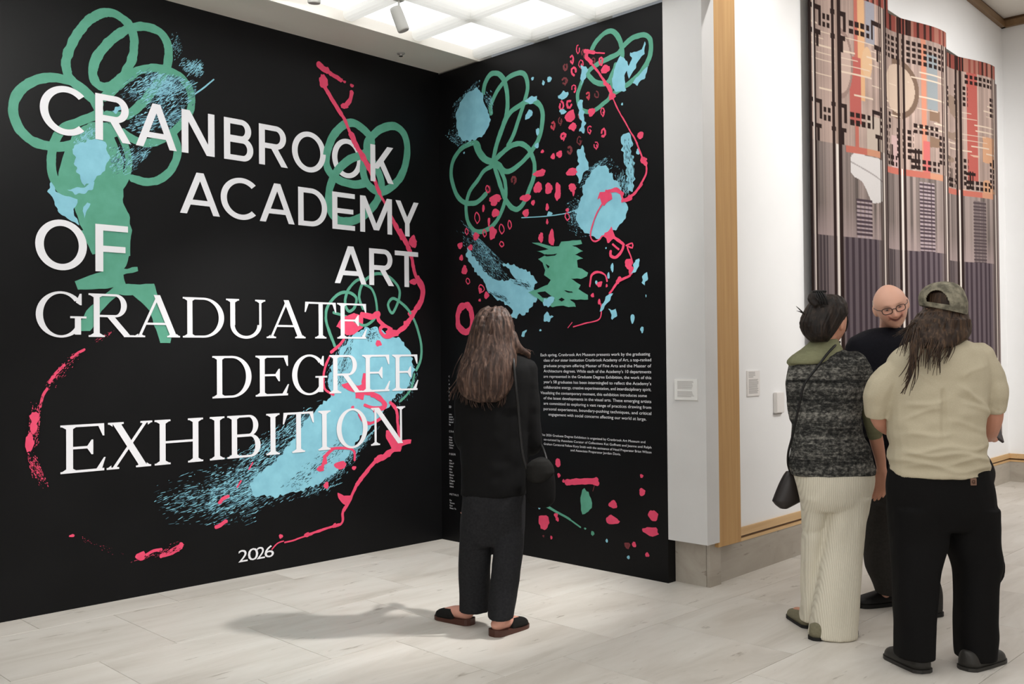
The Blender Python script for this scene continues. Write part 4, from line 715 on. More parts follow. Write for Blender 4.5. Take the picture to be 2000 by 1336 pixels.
def track_light(x, y, z0, lean, label):
    r = empty('track_spotlight', (x, y, HT + .002)); tag(r, label, 'spotlight', 'track spotlights under the luminous ceiling')
    v, f = tube([(0, 0, 0, .006), (0, 0, z0 + .05 - HT, .006)], 8, .1, round_caps=False); link('stem', pydata('stem', v, f), 'lamp_grey', r)
    d = np.array(lean); d = d / np.linalg.norm(d); c = np.array([0, 0, z0 - HT]); top = c - d * .02
    body = [(*(top - d * .045), .034), (*(top + d * .0), .037), (*(top + d * .1), .037), (*(top + d * .105), .034)]
    v, f = tube(body, 24, .02, round_caps=False); link('lamp_body', pydata('lamp_body', v, f, True), 'lamp_grey', r)
    v, f = tube([(*(top + d * .104), .031), (*(top + d * .106), .03)], 20, .1, round_caps=False); link('lamp_lens', pydata('lamp_lens', v, f), 'label_ink', r)
    bmx = box('mount', -.03, .03, -.02, .02, -.02, 0, .003); link('mount', bmx, 'lamp_grey', r)
track_light(-1.203, -1.02, 3.50, (.3, -.22, -1), 'grey track spotlight wholly in view below the glowing panels')
track_light(-1.815, -1.02, 3.52, (.05, .1, -1), 'grey track spotlight cut off by the top of the photo')
sp_ = empty('sprinkler_head', (-.519, -.184, HT)); tag(sp_, 'small round metal sprinkler head set in the soffit above the mural', 'sprinkler')
v, f = loft([(0, 0, 0, .03, .03), (0, 0, -.004, .03, .03), (0, 0, -.006, .012, .012), (0, 0, -.02, .01, .01)], 20, 2, .1, False); link('escutcheon', pydata('escutcheon', v, f), 'label_ink', sp_)
v, f = loft([(0, 0, -.02, .014, .014), (0, 0, -.023, .014, .014)], 16, 2, .1, False); link('deflector', pydata('deflector', v, f), 'metal', sp_)

# ------------------------------------------------------------------ woven hanging
hang = empty('woven_hanging', wl(3.0, 0.1, 4.24)); tag(hang, 'tall woven wall hanging in three billowing panels of red, tan and purple grey', 'tapestry')
def panel_colours(u, z, k):
    """u 0..1 across the visible width, z height in metres; linear-light albedo by bands, stripes and lattice"""
    def C(r, g, b_): return np.array(lin((r, g, b_))[:3])
    n = len(u); out = np.zeros((n, 3))
    def put(mask, c): out[mask] = c
    h1 = lambda f, s=0: vnoise(np.stack([u * f + s + k * 9.1, np.zeros(n) + s, np.zeros(n)], 1))
    fine = h1(90); mid_ = h1(26, 4)
    dz = [-.02, 0, 0][k]
    # lower zone
    base = C(134, 118, 112)[None] * (1 + .35 * fine + .55 * mid_)[:, None]
    out[:] = base
    fade = np.clip((2.9 - z) / .55, 0, 1)
    out *= (1 - .35 * np.clip(h1(7, 9), 0, 1) * fade)[:, None]
    low = z < 2.27
    pl = (u > .42) & (u < .86)
    st_ = (np.sin(u * 2 * PI * 14) > .1)
    out[low] = (C(112, 98, 98)[None] * (1 + .25 * fine + .4 * mid_)[:, None])[low]
    put(low & pl & st_, C(68, 54, 62)); put(low & pl & ~st_, C(104, 90, 96))
    put(low & (u > .12) & (u < .24) & (np.sin(u * 150) > 0), C(70, 58, 62))
    pk = (z > 2.27) & (z < 2.5) & (u > .1) & (u < .9)
    out[pk] = out[pk] * (1 - .55 * ((2.5 - z[pk]) / .23))[:, None] + (C(176, 152, 150)[None] * (.55 * ((2.5 - z[pk]) / .23))[:, None])
    if k == 0:
        q = (u > .5) & (u < .93) & (z > 2.5 + .28 * (np.abs(u - .93) / .43) ** 1.5 + .03 * np.sin(u * 22)) & (z < 2.9 - .03 * (u - .5))
        q &= ((u - .78) / .3) ** 2 + ((z - 2.76) / .2) ** 2 < 1.15
        put(q, C(214, 208, 206)); put(q & (np.abs(z - 2.78 + .25 * (u - .7)) < .006), C(170, 162, 160))
    if k >= 0:
        q = (u > .56) & (u < .76) & (z > 2.27) & (z < (2.56 if k == 0 else 2.86))
        lad = np.sin(z * 2 * PI / .032) > 0.1
        put(q & lad & (np.abs(((u - .56) / .05) % 1 - .5) < .38), C(172, 152, 156) if k < 2 else C(120, 104, 104)); put(q & ~lad, C(78, 62, 70) if k < 2 else C(84, 70, 72))
    # upper zone
    up = z > 2.95
    tan = C(172, 146, 134)[None] * (1 + .22 * fine + .22 * mid_)[:, None]
    z2 = vnoise(np.stack([u * 5 + k * 3, z * 9, np.zeros(n)], 1))
    tan = tan * (1 + .1 * z2)[:, None]
    out[up] = tan[up]
    if k == 0:
        put(up & (u > .56) & (u < .6), C(190, 98, 80)); put(up & (u > .6) & (u < .69) & (z > 3.3), C(216, 164, 112))
        put(up & (u > .5) & (u < .64) & (z < 3.62) & (z > 3.12), C(184, 86, 76)); put(up & (u > .7) & (u < .83) & (z > 3.75), C(150, 148, 158))
        e = ((u - .4) / .14) ** 2 + ((z - 3.55) / .26) ** 2; put(up & (e < 1) & (u > .4), C(150, 122, 112)); put(up & (e < .72) & (u > .4), C(188, 160, 146))
        put(up & (((u - .72) / .07) ** 2 + ((z - 3.6) / .12) ** 2 < 1), C(214, 172, 128)); put(up & (u > .7) & (z < 3.2), C(190, 172, 156))
    if k == 1:
        e = ((u - .3) / .26) ** 2 + ((z - 3.62) / .24) ** 2; put(up & (e < 1.1) & (e > .72) & (u > .22), C(122, 96, 78)); put(up & (e <= .72), C(198, 172, 150))
        put(up & (u > .6) & (u < .66), C(208, 130, 98)); put(up & (u > .68) & (u < .83) & (z > 3.5) & (z < 3.98), C(140, 148, 152))
        put(up & (u > .7) & (u < .86) & (z > 3.1) & (z < 3.5) & (z2 > 0), C(136, 106, 84)); put(up & (z < 3.22) & (u > .62) & (u < .7), C(206, 96, 92)); put(up & (z < 3.22) & (u > .2) & (u < .3), C(196, 160, 156))
    if k == 2:
        put(up & (u > .48) & (u < .64) & (z > 3.05), C(186, 84, 72)); put(up & (u > .72) & (z < 3.5) & (z2 > -.3), C(206, 150, 108)); put(up & (u < .34) & (z2 > .2), C(150, 124, 106)); put(up & (u > .38) & (u < .66) & (z < 3.3) & (z2 > .1), C(212, 168, 140))
    # pale weft dashes
    row = np.floor(z / .052); r1 = vnoise(np.stack([row * 3.3 + k, u * 4.5, np.zeros(n)], 1)); r2 = ((z / .052) % 1) < .17
    put(up & r2 & (r1 > .12) & (z < 3.85) & (z > 3.3), C(216, 192, 168))
    # red fringe band along the top
    t = z > 4.09 + dz
    put(t, C(150, 68, 56)); put(t & (np.sin(u * 61 + 2 * np.sin(u * 9)) > .3), C(66, 38, 32)); put(t & (mid_ > .45), C(172, 108, 90)); put(t & ((u < .1) | ((u > .3) & (u < .46))) & (np.sin(u * 150) > -.2), C(46, 30, 27))
    # dark lattice: blocks of squares on the paired warp stripes, stepped rows between them
    DK = C(46, 31, 28)
    def sq(z0, n_, a, b_, du=.07, dz_=.052, fu=.66, fz=.66):
        r = (z - z0) / dz_
        put((r > 0) & (r < n_) & (r % 1 < fz) & (u > a) & (u < b_) & (((u - a) / du) % 1 < fu), DK)
    def bar(z0, z1, a, b_): put((z > z0) & (z < z1) & (u > a) & (u < b_), DK)
    if k == 0:
        for zc in (3.70, 3.02):
            for a in (.0, .29):
                bar(zc + .2, zc + .235, a, a + .17); bar(zc + .02, zc + .055, a, a + .17)
                bar(zc + .09, zc + .235, a + .14, a + .175); bar(zc - .07, zc + .055, a + .11, a + .145)
            sq(zc + .085, 2, .19, .29, .055, .06); sq(zc + .085, 2, .5, .8, .07, .06)
            bar(zc + .2, zc + .235, .78, .98); bar(zc + .09, zc + .235, .78, .81); bar(zc + .02, zc + .055, .82, .98); bar(zc - .07, zc + .055, .86, .89)
    else:
        sq(3.86, 4, .0, .96) if k == 1 else sq(3.98, 2, .46, .9)
        if k == 2: sq(3.72, 4, .02, .14); sq(3.76, 4, .28, .5); sq(3.7, 4, .86, 1.0)
        for a, b_ in ((.0, .16), (.28, .5), (.84, 1.0)): sq(3.04 if k == 1 else 3.0, 5, a, b_, .07, .054)
        sq(2.965, 2, .12, .28); sq(2.965, 2, .46, .84)
        if k == 1: sq(3.27, 2, .5, .84); sq(3.27, 3, .14, .2)
        for a in (.17, .2, .51, .55): bar(2.97, 3.14, a, a + .018)
        bar(3.1, 3.13, .46, .6)
    for a, b_ in ((.9, 1.0),): sq(3.1, 4, a, b_, .05)
    # orange red hem band
    bnd = (z > 2.9) & (z <= 2.95)
    put(bnd & (u > (.45 if k == 0 else .04)) & (u < .92), C(196, 100, 80)); put(bnd & (u > .7) & (u < .92), C(204, 138, 102))
    # warp stripes running the whole height
    notop = z < 4.09 + dz
    for a, b_, c in ((0, .035, (40, 26, 24)), (.055, .075, (214, 200, 190)), (.075, .1, (48, 32, 30)), (.295, .318, (46, 30, 28)), (.335, .36, (226, 214, 204)), (.372, .402, (44, 28, 26)), (.9, .918, (70, 52, 48)), (.935, .95, (60, 44, 40)), (.955, .985, (206, 190, 180)), (.985, 1.01, (60, 44, 40))):
        put(notop & (u >= a) & (u < b_), C(*c))
    put(notop & (u > .335) & (u < .36) & (z > 2.95), C(160, 134, 120))
    put(notop & (u > .955) & (u < .985) & (z > 2.95), C(186, 164, 150))
    put(notop & (((u > .295) & (u < .328)) | ((u > .365) & (u < .398))), C(48, 32, 29))
    edge = u > 1.01; out[edge] = (C(140, 122, 118)[None] * (1 + .3 * fine)[:, None])[edge]
    lum = out.mean(1, keepdims=True); out = (lum + (out - lum) * .82) * .86
    return np.clip(out, 0.002, .9)
wv = mat('woven_cloth', (160, 140, 130), 0.9, 0.1)
at = N(wv, 'ShaderNodeAttribute', attribute_name='weave')
f = noise_node(wv, coords(wv, (260, 260, 500)), 1.0, 2)
mx = N(wv, 'ShaderNodeMix', data_type='RGBA', blend_type='MULTIPLY'); mx.inputs['Factor'].default_value = .35
L(wv, at.outputs['Color'], mx.inputs['A']); L(wv, f, mx.inputs['B'])
mx.inputs['Factor'].default_value = .25
L(wv, mx.outputs['Result'], bsdf(wv).inputs['Base Color']); bump(wv, f, .3, .002)
for k in range(3):
    PKT = (.62, .57, .52)[k]
    nu, nv = 190, 620
    t = np.linspace(0, 1, nu); zt = 4.225 if k else 4.40; z = np.linspace(zt, 0.55, nv)
    up_ = np.clip(t / PKT, 0, 1); dn = np.clip((t - PKT) / .2, 0, 1)
    d = np.where(t < PKT, .06 + .18 * np.sin(PI / 2 * up_) ** 1.7, .06 + .18 * (.5 + .5 * np.cos(PI * dn)))
    s = 1.0 + 1.47 * (k + t)
    xy = FP[None] + TD[None] * s[:, None] + ND[None] * d[:, None]
    V = np.empty((nv, nu, 3)); V[:, :, :2] = xy[None] - np.array(hang.location)[None, None, :2]; V[:, :, 2] = z[:, None] - hang.location.z
    me = bpy.data.meshes.new('cloth_panel')
    idx = np.arange(nv * nu).reshape(nv, nu)
    F = np.stack([idx[:-1, :-1], idx[1:, :-1], idx[1:, 1:], idx[:-1, 1:]], -1).reshape(-1, 4)
    me.vertices.add(nv * nu); me.vertices.foreach_set('co', V.ravel())
    me.loops.add(F.size); me.loops.foreach_set('vertex_index', F.ravel())
    me.polygons.add(len(F)); me.polygons.foreach_set('loop_start', np.arange(len(F)) * 4); me.polygons.foreach_set('loop_total', np.full(len(F), 4))
    me.update(calc_edges=True)
    LEAD = .11
    u_ = (t + LEAD) / (PKT + LEAD) if k else t / PKT
    nxt = t > 1 - LEAD
    zz = np.repeat(z, nu)
    col = panel_colours(np.tile(u_, nv), zz, k)
    if k < 2:
        c2 = panel_colours(np.tile((t - 1 + LEAD) / (PKT + LEAD), nv), zz, k + 1); mk_ = np.tile(nxt, nv); col[mk_] = c2[mk_]
    a = me.color_attributes.new('weave', 'FLOAT_COLOR', 'POINT')
    a.data.foreach_set('color', np.concatenate([col, np.ones((len(col), 1))], 1).ravel())
    me.polygons.foreach_set('use_smooth', [True] * len(me.polygons))
    o = link('cloth_panel', me, wv, hang)
    sm = o.modifiers.new('thickness', 'SOLIDIFY'); sm.thickness = .004; sm.offset = 0
v, f = join([box_vf(-2.0, 2.4, -.01, .01, .0, .025)])
rail = link('hanging_rail', pydata('hanging_rail', v, f), 'metal', hang, (0, .06, 0), A2)

# ------------------------------------------------------------------ people
PEOPLE={
'viewer':{'root':[-1.46,-1.95],'torso':[[0.131,0,1.468,0.062,0.055],[0.128,0,1.431,0.118,0.07],[0.122,0,1.39,0.167,0.085],[0.12,0,1.345,0.192,0.1],[0.115,0,1.283,0.199,0.11],[0.106,0,1.162,0.191,0.115],[0.103,0,1.001,0.181,0.118],[0.098,0,0.841,0.177,0.12],[0.095,0,0.747,0.174,0.125],[0.093,0,0.688,0.17,0.125]],'arm_r':[[0.277,0,1.343,0.058],[0.291,0,1.134,0.055],[0.295,0.02,0.95,0.052],[0.259,0.12,0.957,0.045],[0.193,0.2,0.989,0.036]],'arm_l':[[-0.043,0,1.319,0.056],[-0.055,0,1.137,0.053],[-0.057,0.02,0.969,0.05],[-0.01,0.12,0.971,0.045],[0.054,0.2,0.996,0.036]],'hips':[[0.092,0,0.76,0.158,0.115],[0.092,0,0.675,0.168,0.12],[0.089,0,0.587,0.17,0.122],[0.086,0,0.493,0.17,0.115],[0.082,0,0.434,0.167,0.1]],'leg_l':[[0.004,0,0.521,0.086,0.1],[-0.003,0.01,0.401,0.086,0.09],[-0.01,0.02,0.276,0.083,0.085],[-0.014,0.03,0.166,0.081,0.08],[-0.016,0.03,0.08,0.077,0.08]],'leg_r':[[0.17,0,0.519,0.086,0.1],[0.168,-0.05,0.412,0.076,0.09],[0.157,-0.09,0.299,0.072,0.085],[0.14,-0.13,0.192,0.069,0.08],[0.127,-0.15,0.088,0.064,0.078]],'foot_l':[[-0.026,0.04],[-0.219,0.193]],'foot_r':[[0.086,-0.174],[0.254,0.021]],'head':[0.107,0.02,1.56],'hair':[[0.108,0,1.673,0.016,0.02],[0.108,0,1.665,0.048,0.045],[0.102,0,1.64,0.075,0.075],[0.1,0,1.597,0.097,0.095],[0.096,0,1.544,0.11,0.105],[0.09,-0.01,1.479,0.123,0.108],[0.084,-0.04,1.417,0.135,0.1],[0.072,-0.075,1.351,0.143,0.085],[0.059,-0.1,1.294,0.145,0.065],[0.054,-0.115,1.242,0.131,0.048],[0.059,-0.125,1.2,0.094,0.03],[0.07,-0.13,1.18,0.042,0.015]],'locks':[[[-0.055,-0.07,1.326,0.02],[-0.082,-0.08,1.274,0.018],[-0.1,-0.08,1.242,0.012],[-0.106,-0.08,1.216,0.004]],[[-0.028,-0.1,1.274,0.02],[-0.054,-0.11,1.227,0.014],[-0.062,-0.115,1.185,0.004]],[[0.065,-0.12,1.247,0.02],[0.054,-0.13,1.196,0.014],[0.064,-0.135,1.159,0.004]],[[0.13,-0.11,1.26,0.02],[0.148,-0.115,1.215,0.014],[0.137,-0.12,1.173,0.004]],[[0.012,-0.12,1.248,0.02],[-0.001,-0.125,1.201,0.013],[0.012,-0.13,1.17,0.004]],[[0.183,-0.07,1.311,0.018],[0.196,-0.08,1.266,0.012],[0.185,-0.085,1.224,0.004]],[[-0.037,-0.05,1.432,0.018],[-0.063,-0.06,1.374,0.016],[-0.069,-0.07,1.313,0.01]]],'curl':[[0.198,-0.03,1.523,0.028],[0.219,-0.04,1.47,0.026],[0.251,-0.03,1.44,0.02],[0.286,-0.01,1.424,0.012],[0.288,0,1.402,0.006]],'bag':[[0.342,-0.12,0.897,0.013,0.03],[0.339,-0.13,0.885,0.042,0.045],[0.336,-0.13,0.859,0.063,0.055],[0.335,-0.13,0.801,0.076,0.06],[0.338,-0.13,0.723,0.077,0.06],[0.339,-0.13,0.671,0.07,0.055],[0.336,-0.13,0.645,0.047,0.045]],'flap':[[0.34,-0.13,0.895,0.017,0.035],[0.337,-0.135,0.883,0.046,0.052],[0.334,-0.135,0.859,0.067,0.062],[0.335,-0.135,0.823,0.076,0.067],[0.327,-0.135,0.792,0.063,0.067],[0.322,-0.135,0.774,0.042,0.062]],'strap':[[0.2,0.105,1.397,0.007],[0.2,0.06,1.43,0.007],[0.2,0,1.44,0.007],[0.203,-0.07,1.419,0.007],[0.207,-0.12,1.364,0.007],[0.216,-0.142,1.247,0.007],[0.226,-0.137,1.142,0.007],[0.235,-0.143,1.012,0.007],[0.247,-0.15,0.909,0.007],[0.265,-0.15,0.844,0.007]],'strap2':[[0.37,-0.12,0.878,0.007],[0.357,-0.06,0.925,0.007],[0.329,0.06,0.994,0.007],[0.272,0.11,1.237,0.007],[0.219,0.085,1.389,0.007]]},
'bun':{'root':[-0.33,-3.26],'torso':[[0.066,0,1.472,0.058,0.058],[0.067,0,1.436,0.104,0.075],[0.076,0,1.399,0.157,0.092],[0.087,0,1.357,0.187,0.108],[0.09,0,1.284,0.189,0.12],[0.082,0,1.179,0.179,0.125],[0.077,0,1.087,0.173,0.125],[0.083,0,0.996,0.181,0.128],[0.094,0,0.904,0.203,0.132],[0.102,0,0.839,0.215,0.135],[0.107,0,0.794,0.209,0.135]],'cap_r':[[0.222,0,1.366,0.062],[0.26,0,1.295,0.062],[0.27,0,1.216,0.056]],'cap_l':[[-0.045,0,1.358,0.06],[-0.073,0,1.272,0.056],[-0.074,0.01,1.154,0.05],[-0.061,0.03,1.087,0.046]],'sleeve_r':[[0.248,0,1.335,0.05],[0.288,0,1.19,0.05],[0.31,0,1.085,0.047],[0.329,0.02,0.992,0.038]],'fore_r':[[0.321,0.01,1.032,0.036],[0.345,0.03,0.951,0.034],[0.368,0.05,0.87,0.028],[0.379,0.06,0.808,0.024]],'arm_l':[[-0.061,0,1.35,0.05],[-0.069,0.02,1.127,0.045],[0.013,0.15,1.102,0.038],[0.124,0.26,1.125,0.03]],'collar':[[0.07,0,1.488,0.062,0.062],[0.066,0,1.462,0.079,0.072],[0.059,0,1.436,0.104,0.082],[0.029,0,1.405,0.121,0.1],[0.001,0,1.379,0.117,0.11],[-0.024,0,1.361,0.094,0.108]],'hips':[[0.104,0,0.865,0.2,0.125],[0.112,0,0.786,0.204,0.13],[0.116,0,0.721,0.191,0.132],[0.114,0,0.656,0.174,0.122],[0.111,0,0.617,0.164,0.1]],'leg_l':[[0.023,0,0.683,0.085,0.11],[0.015,0.02,0.601,0.062,0.09],[0.013,0.04,0.466,0.05,0.078],[0.005,0.05,0.333,0.044,0.07],[-0.006,0.06,0.172,0.037,0.068],[-0.016,0.06,0.036,0.034,0.068]],'leg_r':[[0.171,0,0.681,0.126,0.12],[0.166,0,0.603,0.108,0.112],[0.138,-0.03,0.432,0.099,0.1],[0.115,-0.05,0.302,0.102,0.1],[0.085,-0.08,0.155,0.107,0.105],[0.058,-0.1,0.003,0.114,0.11]],'foot_l':[[-0.01,0.037],[-0.032,0.278]],'foot_r':[[-0.065,-0.155],[0.193,-0.042]],'hand_r':[[0.379,0.06,0.813,0.02],[0.375,0.07,0.632,0]],'head':[0.105,0.01,1.567],'hair':[[0.087,-0.01,1.716,0.026,0.03],[0.09,-0.01,1.7,0.06,0.06],[0.087,-0.01,1.666,0.089,0.085],[0.072,-0.015,1.619,0.106,0.1],[0.044,-0.025,1.571,0.099,0.1],[0.031,-0.035,1.53,0.082,0.09],[0.027,-0.045,1.498,0.061,0.075],[0.029,-0.05,1.472,0.036,0.045]],'bun':[0.021,-0.06,1.692,0.045],'wisp':[[-0.036,-0.04,1.613,0.004],[-0.062,-0.04,1.627,0.003],[-0.08,-0.04,1.632,0.001]],'bag':[[-0.07,0.15,0.796,0.019,0.02],[-0.064,0.15,0.774,0.041,0.03],[-0.066,0.15,0.729,0.063,0.036],[-0.075,0.15,0.675,0.077,0.038],[-0.086,0.15,0.64,0.08,0.038],[-0.099,0.15,0.619,0.051,0.034],[-0.106,0.15,0.6,0.02,0.026]],'strap':[[0.167,0.05,1.472,0.006],[0.109,-0.06,1.456,0.006],[0.05,-0.118,1.415,0.006],[-0.017,-0.14,1.339,0.006],[-0.076,-0.138,1.26,0.006],[-0.1,-0.13,1.161,0.006],[-0.128,-0.105,1.006,0.006],[-0.131,-0.04,0.918,0.006],[-0.106,0.06,0.847,0.006],[-0.07,0.15,0.793,0.006]]},
'cap':{'root':[-0.39,-3.9],'torso':[[0.034,0,1.5,0.059,0.07],[0.034,0,1.476,0.1,0.085],[0.032,0,1.448,0.162,0.105],[0.025,0,1.415,0.207,0.125],[0.018,0,1.363,0.232,0.14],[0.011,0,1.246,0.231,0.15],[0.007,0,1.076,0.218,0.155],[0.013,0,0.94,0.214,0.158],[0.013,0,0.881,0.22,0.158],[0.014,0,0.853,0.214,0.158]],'sl_l':[[-0.16,0,1.327,0.072],[-0.225,0.01,1.266,0.074],[-0.252,0.03,1.176,0.064],[-0.25,0.05,1.122,0.055]],'sl_r':[[0.204,0,1.385,0.078],[0.254,0,1.279,0.074],[0.271,0,1.184,0.064],[0.278,0.01,1.141,0.056]],'fore_l':[[-0.245,0.05,1.151,0.042],[-0.205,0.1,1.088,0.04],[-0.102,0.24,1.04,0.032],[-0.015,0.33,1.037,0.028]],'fore_r':[[0.273,0,1.161,0.043],[0.285,0.03,1.105,0.042],[0.302,0.09,1.043,0.036],[0.34,0.17,1.016,0.028]],'hand_r':[[0.342,0.17,1.016,0.02],[0.415,0.26,1.018,0]],'hips':[[0.014,0,0.916,0.211,0.148],[0.014,0,0.858,0.224,0.152],[0.022,0,0.775,0.24,0.155],[0.03,0,0.681,0.242,0.15],[0.034,0,0.611,0.24,0.13]],'leg_l':[[-0.08,0,0.706,0.132,0.14],[-0.09,-0.02,0.569,0.119,0.12],[-0.105,-0.04,0.492,0.107,0.115],[-0.123,-0.06,0.401,0.094,0.11],[-0.147,-0.1,0.193,0.084,0.1],[-0.156,-0.11,0.057,0.081,0.1]],'leg_r':[[0.155,0,0.704,0.118,0.14],[0.157,-0.01,0.548,0.113,0.12],[0.172,-0.02,0.455,0.103,0.118],[0.162,-0.03,0.361,0.087,0.11],[0.148,-0.05,0.177,0.084,0.1],[0.148,-0.05,0.033,0.081,0.1]],'pocket':[[0.254,0,0.492,0.029,0.05],[0.263,0,0.449,0.032,0.06],[0.25,-0.02,0.398,0.029,0.06],[0.238,-0.02,0.361,0.019,0.05]],'foot_l':[[-0.132,-0.171],[-0.19,0.081]],'foot_r':[[0.056,-0.136],[0.291,0.022]],'head':[0.047,0,1.594],'cap':[[0.049,0,1.74,0.014,0.02],[0.05,0,1.733,0.046,0.05],[0.05,0,1.717,0.074,0.078],[0.047,0,1.691,0.093,0.098],[0.047,0,1.658,0.103,0.112],[0.047,0,1.627,0.101,0.118],[0.048,0,1.608,0.098,0.118]],'hair':[[0.048,0,1.703,0.047,0.07],[0.046,0,1.684,0.073,0.095],[0.048,0,1.646,0.08,0.1],[0.047,0,1.613,0.085,0.1],[0.044,0,1.594,0.106,0.108],[0.032,-0.01,1.563,0.122,0.11],[0.019,-0.02,1.523,0.13,0.106],[0.002,-0.05,1.49,0.128,0.09],[-0.014,-0.09,1.461,0.097,0.06],[-0.035,-0.125,1.434,0.059,0.035]],'strands':[[[-0.123,-0.12,1.526,0.016],[-0.153,-0.15,1.435,0.017],[-0.165,-0.165,1.355,0.014],[-0.181,-0.168,1.294,0.01],[-0.202,-0.168,1.254,0.003]],[[-0.069,-0.14,1.479,0.014],[-0.097,-0.16,1.411,0.009],[-0.104,-0.17,1.339,0.004]],[[-0.028,-0.14,1.468,0.018],[-0.053,-0.165,1.399,0.013],[-0.064,-0.172,1.332,0.004]],[[0.018,-0.13,1.49,0.012],[0.008,-0.15,1.433,0.008],[-0.031,-0.165,1.377,0.003]],[[0.065,-0.11,1.502,0.01],[0.078,-0.12,1.474,0.006],[0.096,-0.12,1.471,0.002]],[[-0.122,-0.08,1.55,0.022],[-0.157,-0.09,1.516,0.014],[-0.192,-0.09,1.491,0.004]],[[-0.114,-0.14,1.48,0.012],[-0.128,-0.16,1.411,0.006],[-0.145,-0.17,1.362,0.002]],[[-0.143,-0.09,1.527,0.014],[-0.17,-0.12,1.469,0.01],[-0.193,-0.14,1.412,0.003]],[[-0.011,-0.14,1.479,0.02],[-0.033,-0.16,1.433,0.015],[-0.056,-0.17,1.377,0.006]]],'patch':[0.104,-0.145,0.838,0.014],'holster':[[0.204,-0.06,0.94,0.01],[0.218,-0.06,0.909,0.014],[0.236,-0.05,0.862,0.016],[0.231,-0.05,0.815,0.012]],'phone':[0.412,0.25,1.026]},
'man':{'root':[0.37,-3.4],'torso':[[-0.018,0.02,1.553,0.074,0.06],[-0.02,0.015,1.539,0.131,0.08],[-0.024,0.01,1.519,0.178,0.095],[-0.034,0,1.485,0.223,0.115],[-0.033,0,1.411,0.231,0.135],[-0.034,0,1.213,0.212,0.145],[-0.034,0,0.958,0.188,0.15],[-0.031,0,0.816,0.175,0.15],[-0.029,0,0.746,0.167,0.15]],'arm_r':[[-0.215,0,1.441,0.06],[-0.23,0,1.214,0.056],[-0.235,-0.04,1.019,0.052],[-0.229,-0.16,1.012,0.043],[-0.215,-0.24,1.039,0.035]],'arm_l':[[0.148,0,1.438,0.06],[0.167,0,1.211,0.056],[0.155,-0.02,0.986,0.052],[0.059,-0.14,0.969,0.043],[-0.013,-0.22,0.99,0.035]],'hips':[[-0.026,0,0.816,0.164,0.14],[-0.025,0,0.703,0.167,0.145],[-0.021,0,0.562,0.167,0.14],[-0.021,0,0.491,0.166,0.12]],'leg_r':[[-0.102,0,0.591,0.085,0.13],[-0.103,0,0.47,0.081,0.115],[-0.101,0,0.309,0.079,0.11],[-0.094,0,0.224,0.076,0.11],[-0.08,0,0.168,0.068,0.105],[-0.071,0,0.134,0.064,0.09],[-0.065,0,0.089,0.057,0.08]],'leg_l':[[0.062,0,0.59,0.085,0.13],[0.065,0,0.468,0.085,0.115],[0.084,-0.05,0.262,0.076,0.11],[0.105,-0.1,0.134,0.075,0.1],[0.114,-0.12,0.029,0.061,0.085]],'foot_r':[[0.014,0.101],[-0.214,0.043]],'foot_l':[[0.085,-0.031],[0.143,-0.176]],'head':[-0.054,-0.09,1.668]}}

ROTZ = -0.789780

def head_vf(c, fwd, roll=0.0, pitch=0.0, scale=1.0, smile=0.0, jaw=.3):
    """head in its own axes (x = its right when seen from the front is -x), y = face, z = crown"""
    f = Vector((fwd[0], fwd[1], 0)).normalized()
    yaw = math.atan2(f.y, f.x) - PI / 2
    R = np.array((Matrix.Rotation(yaw, 3, 'Z') @ Matrix.Rotation(roll, 3, 'Y') @ Matrix.Rotation(pitch, 3, 'X')))
    nu, nv = 96, 72
    V, F = [], []
    g = lambda x, m, s: math.exp(-((x - m) / s) ** 2)
    for j in range(nv + 1):
        th = PI * j / nv
        for i in range(nu):
            a = 2 * PI * i / nu
            x, y, z = math.sin(th) * math.sin(a), math.sin(th) * math.cos(a), math.cos(th)
            px, py, pz = x * .077 * (1 + .09 * g(z, .5, .35)), y * .098 * (1 + .05 * g(z, .5, .35)), z * (.116 if z < 0 else .111)
            t = max(0, -z)
            px *= 1 - jaw * t ** 1.6
            if y < 0: py *= 1 - .5 * t ** 1.2
            else:
                py *= .94 - .02 * t
                py += .004 * g(z, .2, .12) * g(abs(x), .3, .3)                       # brow
                py -= .013 * g(z, .03, .12) * g(abs(x), .42, .2)                     # sockets
                nz = max(0, min(1, (.12 - z) / .42)); nose = nz if z > -.3 else max(0, 1 - (-.3 - z) / .1)
                py += .026 * nose * g(x, 0, .13) + .008 * g(z, -.3, .09) * g(abs(x), .14, .1)
                py += .008 * g(z, -.22, .16) * g(abs(x), .5, .18)                    # cheeks
                py += .008 * smile * g(z, -.34, .12) * g(abs(x), .46, .14)
                mz = -.53 + .13 * smile * (abs(x) / .35) ** 2
                py += .009 * g(z, mz, .12) * g(x, 0, .3) - .008 * g(z, mz, .035) * g(x, 0, .26 + .1 * smile)
                py += .009 * g(z, -.86, .12) * g(x, 0, .3)                           # chin
            V.append((px * scale, py * scale, pz * scale))
    for j in range(nv):
        for i in range(nu):
            k = (i + 1) % nu
            F.append((j * nu + i, j * nu + k, (j + 1) * nu + k, (j + 1) * nu + i))
    parts = [(V, F)]
    for s in (-1, 1):
        er = np.array(Matrix.Rotation(s * .35, 3, 'Z'))
        parts.append(ellipsoid((s * .079 * scale, -.008, -.006), (.011, .02, .034), er, 14, 10))
    V, F = join(parts)
    P = (R @ np.array(V).T).T + np.array(c)
    return (P.tolist(), F), R

